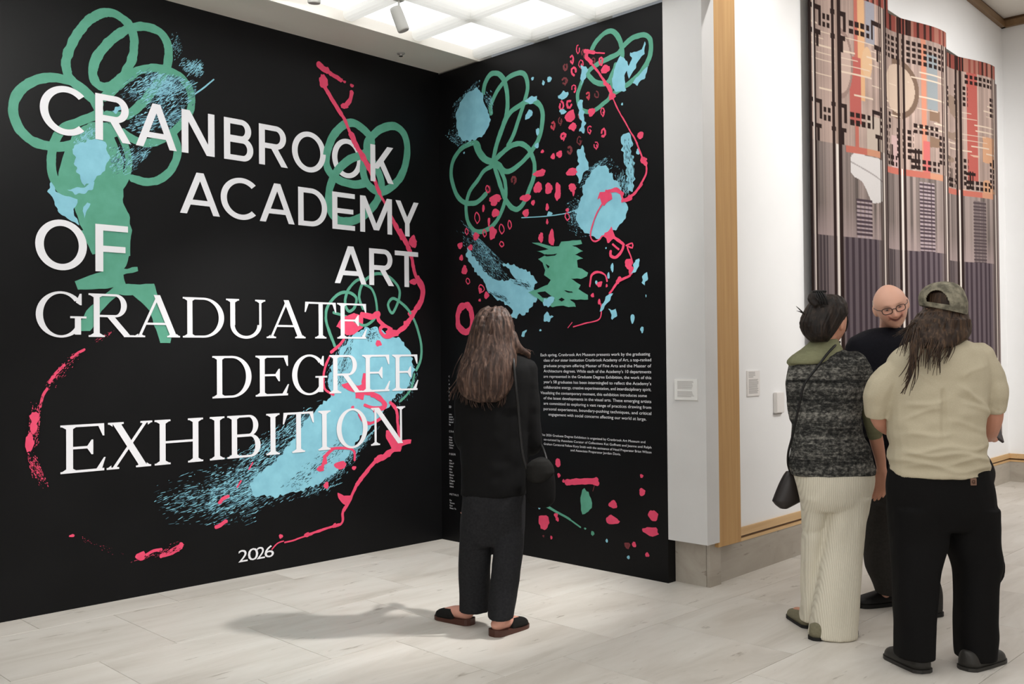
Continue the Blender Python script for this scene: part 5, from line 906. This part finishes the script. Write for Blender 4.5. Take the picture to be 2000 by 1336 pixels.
def hand_parts(wrist, tip, across, length=.18, curl=.3, spread=1.0):
    """palm, four unequal bent fingers and a thumb; across points from little finger to index"""
    w = np.array(wrist, float); d = np.array(tip, float) - w; d /= np.linalg.norm(d)
    a = np.array(across, float); a -= d * (a @ d); a /= np.linalg.norm(a)
    n = np.cross(a, d)                                              # palm side
    pl = length * .52; parts = []
    for off in (-.026, -.009, .009, .026):
        parts.append(tube([(*(w + a * off * .6), .014), (*(w + d * pl * .55 + a * off), .0135), (*(w + d * pl + a * off), .0115)], 10, .012))
    for off, ln, r in ((-.031, .7, .0078), (-.0105, .9, .0086), (.0105, 1.0, .009), (.031, .92, .0087)):
        L_ = length * .48 * ln; p0 = w + d * pl * .9 + a * off; dirs = d; pts = [(*p0, r * 1.05)]; ang = 0
        for seg, fr in enumerate((.45, .3, .25)):
            ang += curl * (.7, 1.0, .8)[seg]
            dd = d * math.cos(ang) + n * math.sin(ang) + a * off * .8 * spread
            p0 = p0 + dd * L_ * fr; pts.append((*p0, r * (1, .93, .8)[seg]))
        parts.append(tube(pts, 10, .01))
    t0 = w + d * .02 + a * .028; t1 = w + d * pl * .55 + a * .052 + n * .012; t2 = t1 + d * .03 + a * .008 + n * .012; t3 = t2 + d * .022 - a * .004 + n * .006
    parts.append(tube([(*t0, .013), (*t1, .0115), (*t2, .01), (*t3, .0085)], 10, .01))
    return parts

def shrink(rings, m, lim=None):
    return [[r[0], r[1], r[2], max(.02, min(r[3] - m, lim or 9)), max(.02, min(r[4] - m, lim or 9))] for r in rings]
def thin(pts, m): return [[q[0], q[1], q[2], max(.022, q[3] - m)] for q in pts]

def foot_parts(heel, toe, ankle, bare=False):
    h = np.array([*heel, 0.]); t = np.array([*toe, 0.]); d = (t - h) / np.linalg.norm(t - h); L_ = np.linalg.norm(t - h)
    P = lambda f, z: tuple(h + d * L_ * f + np.array([0, 0, z]))
    b0, rr = (.14, .034) if bare else (.26, .027)
    return [tube([(*P(b0, .055), rr), (*P(.4, .055), rr), (*P(.7, .042), .026), (*P(.86, .036), .016)], 14, .02),
            tube([(*P(b0 + .03, .055), rr), (*(np.array(P(.2, .095)) * .25 + np.array([ankle[0], ankle[1], .095]) * .75), rr), (ankle[0], ankle[1], ankle[2] + .01, rr if bare else .02)], 14, .02)]

def shoe(parent, heel, toe, upper, sole, h=.085, w=.05, start=0.0, sole_h=.022, heel_h=None, up_label=None, sole_label=None, open_back=False):
    """upper with its own sole, pointing from heel to toe"""
    h0 = np.array(heel); t0 = np.array(toe); d = (t0 - h0); L_ = np.linalg.norm(d); d /= L_; n = np.array([-d[1], d[0]])
    def width(f): return (1 if f > .1 else math.sqrt(max(.22, 1 - ((.1 - f) / .11) ** 2))) * w * (.72 + .28 * math.sin(PI * min(1, f * .9 + .12) * .62)) * (1 if f < .78 else math.sqrt(max(0.02, 1 - ((f - .78) / .235) ** 2))) * (1 if f > .08 else .86 + 1.75 * f)
    def height(f): return sole_h + (h - sole_h) * (1 - .55 * max(0, (f - .3)) / .7 if f > .3 else 1) * (1 if f < .86 else math.sqrt(max(.05, 1 - ((f - .86) / .16) ** 2)))
    V, F = [], []; fs = [x for x in np.linspace(0.0, 1.0, 22) if x >= start - 1e-6]; m = 15
    for f_ in fs:
        hw, hh = width(f_), height(f_)
        if open_back: hh = sole_h + (hh - sole_h) * min(1, .35 + (f_ - start) / .13)
        for k in range(m):
            a = PI * k / (m - 1)
            x = math.copysign(abs(math.cos(a)) ** .7, math.cos(a)) * hw; z = sole_h * .8 + (hh - sole_h * .8) * math.sin(a) ** .75
            q = h0 + d * L_ * f_ + n * x; V.append((q[0], q[1], z))
    for j in range(len(fs) - 1):
        for k in range(m - 1): F.append((j * m + k, (j + 1) * m + k, (j + 1) * m + k + 1, j * m + k + 1))
        F.append((j * m + m - 1, (j + 1) * m + m - 1, (j + 1) * m, j * m))
    F.append(tuple(range(m))); F.append(tuple(reversed(range((len(fs) - 1) * m, len(fs) * m))))
    up = link('shoe', pydata('shoe', V, F, True), upper, parent)
    if up_label: up['label'] = up_label
    V, F = [], []; fs = np.linspace(0, 1.0, 24); out = []
    for sgn in (1, -1):
        for f_ in (fs if sgn > 0 else fs[::-1]): out.append((f_, sgn * (width(f_) + .003)))
    k = len(out)
    for zi in (0, 1):
        for f_, x in out:
            z = 0.001 if not zi else (sole_h if heel_h is None else sole_h + (heel_h - sole_h) * max(0, 1 - f_ / .5))
            q = h0 + d * (L_ * f_ + (.004 if f_ > .5 else -.004)) + n * x; V.append((q[0], q[1], z))
    for i in range(k): F.append((i, (i + 1) % k, k + (i + 1) % k, k + i))
    F.append(tuple(reversed(range(k)))); F.append(tuple(range(k, 2 * k)))
    so = link('sole', pydata('sole', V, F), sole, up)
    if sole_label: so['label'] = sole_label
    return up

def folds(freq, amp, extra=None):
    def fn(co):
        q = co * np.array(freq)
        r = amp * (vnoise(q) + .5 * vnoise(q * 2.1 + 7))
        if extra is not None: r = r + extra(co)
        return r
    return fn

def strands(rings, n, r, a0, a1, wave, seed, z_lo=0.0, tip=.3):
    """tubes of hair following the outside of a lofted hair mass"""
    rs = random.Random(seed); R = catmull(rings, .02); parts = []
    for i in range(n):
        a = rs.uniform(a0, a1); j0 = rs.randint(1, max(2, int(len(R) * .35))); j1 = rs.randint(int(len(R) * .7), len(R) - 1)
        ph, am = rs.uniform(0, 6), rs.uniform(.3, 1) * wave; rr = r * rs.uniform(.6, 1.3); pts = []
        for j in range(j0, j1 + 1, 2):
            q = R[j]; aa = a + am * math.sin(ph + j * .55) / max(q[3], .03) * .5
            pts.append((q[0] + (q[3] + .001) * math.cos(aa), q[1] + (q[4] + .001) * math.sin(aa), q[2], rr * (1 - (1 - tip) * (j - j0) / max(1, j1 - j0))))
        if len(pts) > 2: parts.append(tube(pts, 5, .03, round_caps=False))
    return parts

def skin_tint(me, base, paint=None):
    n = len(me.vertices); co = np.empty(n * 3); me.vertices.foreach_get('co', co); co = co.reshape(-1, 3)
    c = np.tile(np.array(lin(base)[:3]), (n, 1)) * (1 + .05 * vnoise(co * 25))[:, None]
    if paint: c = paint(co, c)
    a = me.color_attributes.new('tint', 'FLOAT_COLOR', 'POINT')
    a.data.foreach_set('color', np.concatenate([np.clip(c, 0, 1), np.ones((n, 1))], 1).ravel())

def face_paint(c, R, smile=0.0):
    def fn(co, col):
        q = (co - np.array(c)) @ R                     # head axes
        x, y, z = q[:, 0] / .077, q[:, 1], q[:, 2] / .116
        front = (y > .03) & (np.abs(z) < 1.2)
        def mixc(mask, rgb, k):
            t = np.array(lin(rgb)[:3]); kk = (mask * k * front)[:, None]
            col[:] = col * (1 - kk) + t * kk
        mz = -.53 + .13 * smile * (x / .35) ** 2
        g = lambda v, s: np.exp(-(v / s) ** 2)
        mixc(g(z - mz, .07) * (np.abs(x) < .42), (168, 88, 80), .8)
        mixc(g(z - mz, .035 + .03 * smile) * (np.abs(x) < .38 + .1 * smile), (72, 28, 26), .95)
        mixc(g(z + .42 + .25 * (np.abs(x) - .3), .05) * g(np.abs(x) - .42, .1) * smile, (140, 78, 64), .6)
        mixc(g(z + .22, .2) * g(np.abs(x) - .5, .22), (206, 120, 104), .45)
        mixc(g(z + .3, .14) * g(x, .2), (206, 122, 104), .4)
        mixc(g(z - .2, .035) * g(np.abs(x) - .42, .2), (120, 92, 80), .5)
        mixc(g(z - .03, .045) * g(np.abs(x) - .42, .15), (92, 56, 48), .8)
        return col
    return fn

def person(key, label, skin_rgb, fwd, roll=0., pitch=0., smile=0., leg_lim=.075, hands=None, arms=None, hscale=1.0, jaw=.3):
    D = PEOPLE[key]
    root = empty('person', (*D['root'], 0), ROTZ); tag(root, label, 'person')
    hc = D['head']
    hv, R = head_vf(hc, fwd, roll, pitch, hscale, smile, jaw)
    nb = D['torso'][0]
    parts = [hv, tube([(hc[0] * .7 + nb[0] * .3 - fwd[0] * .02, hc[1] * .7 + nb[1] * .3 - fwd[1] * .025, hc[2] - .06, .054), (nb[0], nb[1], nb[2] + .01, .054), (D['torso'][2][0], nb[1], D['torso'][3][2], .06)], 18, .02)]
    parts.append(loft(shrink(D['torso'][1:], .03) + shrink(D['hips'][1:2], .03), 28, 2.2))
    for s in 'lr':
        lg = shrink(D['leg_' + s], .02, leg_lim)
        top = [lg[0][0], lg[0][1], lg[0][2] + .08, min(.085, D['leg_' + s][0][3]), .08]
        heel, toe = D['foot_' + s]
        hem = D['leg_' + s][-1]
        lg[-1] = [hem[0], hem[1], max(.13, hem[2] + .03), min(.034, hem[3] - .01), .036]
        parts.append(loft([top] + lg, 20, 2.0)); parts += foot_parts(heel, toe, lg[-1][:3], key == 'viewer')
    for a in arms or ('arm_l', 'arm_r'):
        parts.append(tube(D[a] if a.startswith('fore') else thin(D[a], .016 if a.startswith('arm') else .04 if a.startswith('sl_') else .026), 14, .02))
    for wr_, tp, ac, ln, cu in hands: parts += hand_parts(wr_, tp, ac, ln, cu)
    me = fuse('body', parts, .005, 2)
    skin_tint(me, skin_rgb, face_paint(hc, R, smile))
    body = link('body', me, 'skin', root)
    for s in (-1, 1):
        e = np.array(hc) + R @ (np.array([s * .031, .0775 - .0035 * smile, .003]) * hscale)
        ev, ef = ellipsoid(e, (.0115, .0115,   .0115 - .0082 * smile), R, 14, 10); eo = link('eye', pydata('eye', ev, ef, True), 'eye', root)
        ic = e + R @ np.array([0, .0078, 0]); ev, ef = ellipsoid(ic, (.0055, .0046, .0055 - .0026 * smile), R, 12, 8); link('iris', pydata('iris', ev, ef, True), 'iris', eo)
    return root, D, R, hc
def arm_hand(D, a, length=.17, across=(0, .2, 1), curl=.6, to=(-.05, .05, .02)):
    q = D[a][-1]; w = np.array(q[:3]); pv = w - np.array(D[a][-2][:3]); pv /= np.linalg.norm(pv)
    return (w, w + pv + np.array(to), across, length, curl)

def plus(me, parts):
    """fine single hairs added to a fused hair mass, one mesh"""
    v, f = join(parts); t = pydata('t', v, f, True)
    bm = bmesh.new(); bm.from_mesh(me); bm.from_mesh(t); bm.to_mesh(me); bm.free(); bpy.data.meshes.remove(t)
    me.polygons.foreach_set('use_smooth', [True] * len(me.polygons)); me.update()
    return me
def wisps(paths, n, spread, r, seed, reach=1.0):
    rs = random.Random(seed); out = []
    for q in paths:
        for i in range(n):
            dx, dy, ph, am, ex = rs.gauss(0, spread), rs.uniform(-spread * .3, spread * .3), rs.uniform(0, 6), rs.uniform(.2, 1) * .006, rs.uniform(.75, 1.15) * reach
            z0 = q[0][2]; m = len(q) - 1
            out.append(tube([(a + dx * (.5 + .9 * j / m) + am * math.sin(ph + j * 1.9), b_ + dy - .001, z0 + (c - z0) * ex, r * rs.uniform(.6, 1.3) * (1 - .75 * j / m)) for j, (a, b_, c, _) in enumerate(q)], 5, .015, round_caps=False))
    return out

# --- woman facing the mural
D = PEOPLE['viewer']
root, D, R, hc = person('viewer', 'woman with long brown hair in black, seen from behind facing the small wall text', (208, 152, 134), (.3, .95), hscale=.96, leg_lim=.07,
    hands=[arm_hand(D, 'arm_r', .165, (0, .3, 1), .7, (-.16, -.1, 0)), arm_hand(D, 'arm_l', .165, (0, .3, 1), .7, (.16, -.1, 0))])
link('sweater', fuse('sweater', [loft(D['torso']), tube(D['arm_r']), tube(D['arm_l'])], .009, 4, folds((9, 9, 12), .004)), 'black_knit', root)
link('trousers', fuse('trousers', [loft(D['hips']), loft(D['leg_l'], ex=2.4), loft(D['leg_r'], ex=2.4)], .009, 3, folds((10, 10, 6), .006)), 'charcoal_denim', root)
link('hair', plus(fuse('hair', [loft(D['hair'], 36, 2.1), tube(D['curl'])] + strands(D['hair'], 90, .011, PI, 2 * PI, .022, 3) + strands(D['hair'], 30, .01, 0, PI, .018, 5), .0045, 1), wisps(D['locks'], 14, .012, .0036, 33, 1.1) + wisps([D['curl']], 10, .008, .004, 34) + strands(D['hair'][1:], 170, .0024, PI * .95, 2.05 * PI, .03, 24)), 'hair_brown', root)
for s in 'lr':
    shoe(root, *D['foot_' + s], 'black_suede', 'brown_sole', .085, .048, .42, .02, .036, 'black clog upper', 'reddish brown clog sole', True)
bag = empty('shoulder_bag', (*D['root'], 0), ROTZ); tag(bag, 'black slouchy shoulder bag on a thin strap worn by the woman at the mural', 'bag', 'shoulder bags')
link('bag_body', fuse('bag_body', [loft(D['bag'])], .006, 3, folds((14, 14, 14), .003)), 'black_canvas', bag)
link('flap', fuse('flap', [loft(D['flap'])], .006, 3, folds((14, 14, 14), .002)), 'black_suede', bag)
v, f = join([tube(D['strap'], 8, .02), tube(D['strap2'], 8, .02)]); link('strap', pydata('strap', v, f, True), 'black_leather', bag)

# --- woman with the bun
D = PEOPLE['bun']
root, D, R, hc = person('bun', 'woman with dark hair in a bun wearing a marled grey knit vest and cream trousers', (198, 144, 120), (.8, .6), pitch=-.12, hscale=.97, leg_lim=.065,
    hands=[(D['hand_r'][0][:3], D['hand_r'][1][:3], (-.5, 1, 0), .18, .28), arm_hand(D, 'arm_l', .16, (0, 0, 1))], arms=('arm_l', 'fore_r', 'sleeve_r'))
link('green_shirt', fuse('green_shirt', [loft(D['collar']), tube(D['sleeve_r']), tube(D['arm_l'])], .007, 3, folds((14, 14, 16), .003)), 'green_cotton', root)
link('knit_vest', fuse('knit_vest', [loft(D['torso'][1:]), tube(D['cap_r']), tube(D['cap_l'])], .008, 4, folds((7, 7, 14), .005)), 'marled_knit', root)
def knee(co): return -.006 * np.exp(-((co[:, 2] - .50 - .25 * (co[:, 0] + .02)) / .02) ** 2) * (co[:, 0] < .04)
link('trousers', fuse('trousers', [loft(D['hips']), loft(D['leg_l'], ex=2.4), loft(D['leg_r'], ex=2.4)], .008, 3, folds((9, 9, 7), .006, knee)), 'cream_corduroy', root)
hp = [loft(D['hair'], 32, 2.1)] + strands(D['hair'], 60, .008, PI * .9, 2.1 * PI, .004, 11)
bc = np.array(D['bun'][:3])
for i in range(7):
    a = i * .9; c0 = bc + np.array([.012 * math.cos(a * 2), 0, .006 * math.sin(a * 3)])
    lp = [(*(c0 + np.array([.028 * math.cos(a + t) * (1 + .2 * math.sin(i)), .02 * math.sin(t + i) - .005, .03 * math.sin(a + t)])), .011) for t in np.linspace(0, 5.2, 9)]
    hp.append(tube(lp, 8, .015))
hp += [tube([(hc[0] + .085, hc[1] + .03, hc[2] + .06, .012), (hc[0] + .1, hc[1] + .035, hc[2] + .01, .009), (hc[0] + .094, hc[1] + .04, hc[2] - .04, .004)], 8, .015)]
link('hair', plus(fuse('hair', hp, .0045, 1), strands(D['hair'][1:], 90, .0018, PI * .9, 2.1 * PI, .012, 26)), 'hair_dark', root)
v, f = join([tube(D['wisp'], 5, .01), tube([(q[0] + .004, q[1] + .02, q[2] + .012 * i, q[3]) for i, q in enumerate(D['wisp'])], 5, .01)]); tag(link('loose_hair', pydata('loose_hair', v, f), 'hair_dark', root), kind='stuff')
v, f = join([tube([(*(bc + np.array([-.02 + .01 * i, -.03, .035])), .004), (*(bc + np.array([-.012 + .012 * i, -.045, .005])), .005), (*(bc + np.array([.0 + .012 * i, -.04, -.03])), .003)], 6, .01) for i in range(4)] + [tube([(*(bc + np.array([-.03, -.032, .034])), .006), (*(bc + np.array([.03, -.032, .034])), .006)], 6, .02)])
link('hair_claw', pydata('hair_claw', v, f, True), 'black_leather', root)
for s in 'lr': shoe(root, *D['foot_' + s], 'olive_suede', 'black_sole', .08, .045, 0, .016)
bag = empty('shoulder_bag', (*D['root'], 0), ROTZ); tag(bag, 'small dark brown leather bag hanging at the hip of the woman in the knit vest', 'bag', 'shoulder bags')
link('bag_body', fuse('bag_body', [loft(D['bag'])], .005, 3), 'brown_leather', bag)
v, f = tube(D['strap'], 8, .02); link('strap', pydata('strap', v, f, True), 'black_leather', bag)

# --- person in the cap
D = PEOPLE['cap']
root, D, R, hc = person('cap', 'person with long brown hair under a washed cap wearing a beige shirt and black trousers', (196, 140, 118), (-.1, .99), leg_lim=.08,
    hands=[(D['hand_r'][0][:3], D['hand_r'][1][:3], (-.2, 0, 1), .185, .9), arm_hand(D, 'fore_l', .185, (.2, 0, 1), .7)], arms=('fore_l', 'fore_r', 'sl_l', 'sl_r'))
tx = D['torso'][6][0]
def shirt_extra(co):
    back = co[:, 1] < -.05
    z = co[:, 2]
    pleat = -.013 * np.exp(-((co[:, 0] - tx + .03) / (.008 + .03 * np.clip(1.27 - z, 0, .3))) ** 2) * (z < 1.255) * np.clip((1.26 - z) / .03, 0, 1) * np.clip((z - 1.0) / .12, 0, 1) * back
    sag = .005 * np.sin((z + .22 * np.abs(co[:, 0] - tx) + .1 * co[:, 0]) * 60) * np.clip((1.06 - z) / .08, 0, 1)
    drape = -.006 * np.exp(-((z - 1.23 + .35 * (co[:, 0] - tx)) / .012) ** 2) * np.clip((co[:, 0] - tx - .02) / .06, 0, 1) * back
    fold = 0
    for x0, z0, sl, am, wd, xa, xb in ((-.10, 1.19, .25, .009, .012, -.2, .0), (-.12, 1.14, .3, .007, .01, -.2, -.02), (.12, 1.21, -.55, .012, .014, .03, .24), (.13, 1.16, -.45, .009, .011, .05, .24),
            (.05, 1.09, -.15, .006, .012, -.02, .2), (-.08, 1.05, .12, .006, .01, -.2, .02), (.0, .985, .06, .009, .011, -.2, .2), (.03, .955, -.08, .009, .01, -.2, .22), (-.04, .925, .05, .01, .011, -.22, .2), (.05, .895, -.05, .01, .012, -.2, .22), (-.1, 1.3, -.5, .005, .012, -.2, -.03), (.1, 1.32, .5, .005, .012, .03, .2)):
        x = co[:, 0] - tx
        fold = fold + am * np.exp(-((z - z0 - sl * (x - x0) + .012 * np.sin(x * 22 + z0 * 50)) / wd) ** 2) * np.clip((x - xa) / .05, 0, 1) * np.clip((xb - x) / .05, 0, 1)
    return pleat + sag + drape + fold
link('shirt', fuse('shirt', [loft(D['torso']), tube(D['sl_l'], flat_end=True), tube(D['sl_r'], flat_end=True)], .007, 3, folds((7, 7, 13), .0075, shirt_extra)), 'linen', root)
tr = link('trousers', fuse('trousers', [loft(D['hips']), loft(D['leg_l'], ex=2.6), loft(D['leg_r'], ex=2.6)], .009, 3, folds((9, 9, 7), .005)), 'black_canvas', root)
link('cargo_pocket', fuse('cargo_pocket', [loft(D['pocket'], ex=3.5)], .007, 2), 'black_canvas', tr)
pc = D['patch']
pe = link('logo_patch', box('logo_patch', pc[0] - .0135, pc[0] + .0135, pc[1] - .004, pc[1] + .012, pc[2] - .016, pc[2] + .016, .002), 'patch', tr); pe['label'] = 'small tan square patch with a curled mark'
mk = []
for (a0, a1, r_, dx) in ((40, 320, .0075, 0), (200, 420, .0035, .001)):
    mk.append(tube([(pc[0] + dx + r_ * math.cos(math.radians(a)), pc[1] - .005, pc[2] + r_ * math.sin(math.radians(a)), .0014) for a in np.linspace(a0, a1, 12)], 6, .003))
v, f = join(mk); link('emblem', pydata('emblem', v, f), 'patch_ink', tr)
v, f = tube(D['holster'], 10, .01, .6); link('hip_strap', pydata('hip_strap', v, f, True), 'black_leather', root)
hp = [loft(D['hair'], 32, 2.1)] + strands(D['hair'][4:], 80, .009, PI * .92, 2.08 * PI, .008, 21) + strands(D['hair'][4:], 20, .009, 0, PI, .006, 22)
link('hair', plus(fuse('hair', hp, .0045, 1), wisps(D['strands'][:1], 26, .012, .0042, 31) + wisps(D['strands'][1:], 13, .012, .0036, 32) + strands(D['hair'][3:], 120, .0022, PI * .9, 2.1 * PI, .014, 23)), 'hair_long', root)
cp = catmull(D['cap'], .003); n = 144; V, F = [], []
for q in cp:
    for i in range(n):
        a = 2 * PI * i / n
        tilt = -.02 * math.sin(a) * 0 
        V.append((q[0] + q[3] * math.cos(a), q[1] + q[4] * math.sin(a), q[2] - .022 * (math.cos(a)) * (cp[0][2] - q[2]) / .13 + .012 * math.sin(a) * (cp[0][2] - q[2]) / .13))
m = len(cp)
for j in range(m - 1):
    for i in range(n):
        a = (2 * PI * (i + .5) / n); k = (i + 1) % n
        fz = j / (m - 1); da = (a - 1.27 * PI)
        if fz > .55 and fz < .87 and (da / .5) ** 2 + ((fz - .87) / .32) ** 2 < 1: continue        # the opening over the strap
        F.append((j * n + i, (j + 1) * n + i, (j + 1) * n + k, j * n + k))
F.append(tuple(range(n)))
co_ = np.array(V); V = (co_ * 1.0).tolist()
cm = pydata('cap', V, F, True)
co_ = link('cap', cm, 'camo_cap', root); sm = co_.modifiers.new('t', 'SOLIDIFY'); sm.thickness = .004
base = cp[-1]
bp = [(base[0] + base[3] * .7 * math.cos(a), base[1] + base[4] * .8 + .075 * math.sin(a) ** .8, base[2] + .006 - .02 * math.cos(a) ** 2) for a in np.linspace(0, PI, 18)]
V = bp + [(x, y, z - .004) for x, y, z in bp]; k = len(bp)
F = [tuple(range(k)), tuple(reversed(range(k, 2 * k)))] + [(i, i + k, (i + 1) % k + k, (i + 1) % k) for i in range(k)]
link('brim', pydata('brim', V, F), 'camo_cap', co_)
for s in 'lr': shoe(root, *D['foot_' + s], 'dark_clog', 'dark_clog', .088, .056, 0, .016)
ph = D['phone']
po = link('phone', box('phone', -.034, .034, -.006, .006, -.05, .05, .003), 'dark_plastic'); 
rw_ = Matrix.Rotation(ROTZ, 4, 'Z') @ Vector((ph[0], ph[1], ph[2])); po.location = (D['root'][0] + rw_.x, D['root'][1] + rw_.y, ph[2]); po.rotation_euler = (-.6, .5, ROTZ + .4)
tag(po, 'dark phone held in the right hand of the person in the beige shirt', 'phone')
scr = link('screen', box('screen', -.031, .031, .0058, .0066, -.046, .046), 'black_leather', po)

# --- smiling man
D = PEOPLE['man']
root, D, R, hc = person('man', 'smiling balding man in glasses and a black sweater facing the camera by the hanging', (222, 172, 150), (-.28, -.96), roll=.26, pitch=-.24, smile=1.0, leg_lim=.075, hscale=1.07, jaw=.2,
    hands=[arm_hand(D, 'arm_r', .185, (0, 0, 1)), arm_hand(D, 'arm_l', .185, (0, 0, 1))])
link('sweater', fuse('sweater', [loft(D['torso']), tube(D['arm_r']), tube(D['arm_l'])], .009, 4, folds((9, 9, 12), .004)), 'navy_knit', root)
link('trousers', fuse('trousers', [loft(D['hips']), loft(D['leg_l']), loft(D['leg_r'])], .009, 3, folds((9, 9, 8), .005)), 'grey_trousers', root)
for s in 'lr': shoe(root, *D['foot_' + s], 'black_leather', 'black_sole', .09, .052, 0, .022)
hb = []
for s in (-1, 1):
    for i in range(9):
        t = i / 8
        q = lambda x, y, z: tuple(np.array(hc) + R @ (np.array([x, y, z]) * 1.07))
        hb.append(tube([(*q(s * (.073 - .035 * t), -.02 - .07 * t, .045), .006), (*q(s * (.078 - .04 * t), -.018 - .074 * t, .01), .0075), (*q(s * (.07 - .035 * t), -.02 - .065 * t, -.035), .005)], 6, .012))
link('hair', fuse('hair', hb, .004, 1), 'hair_grey', root)
gl = []; le = []
q = lambda x, y, z: np.array(hc) + R @ (np.array([x, y, z]) * 1.07)
for s in (-1, 1):
    lp = [(*q(s * .033 + .023 * math.copysign(abs(math.cos(a)) ** .6, math.cos(a)), .098 - .05 * (abs(.033 + s * .023 * math.cos(a)) / .06) ** 2 * .4, -.001 + .0155 * math.copysign(abs(math.sin(a)) ** .7, math.sin(a))), .0022) for a in np.linspace(0, 2 * PI, 25)]
    gl.append(tube(lp, 6, .004))
    le.append((lp, s))
    gl.append(tube([(*q(s * .057, .088, .008), .0022), (*q(s * .074, .06, .01), .002), (*q(s * .083, -.005, .012), .002)], 6, .02))
gl.append(tube([(*q(-.011, .099, .003), .002), (*q(0, .103, .006), .002), (*q(.011, .099, .003), .002)], 6, .006))
v, f = join(gl); go = link('glasses', pydata('glasses', v, f, True), 'glasses', root)
for lp, s in le:
    V = [x[:3] for x in lp[:-1]]; link('lens', pydata('lens', V, [tuple(range(len(V)))]), 'lens', go)
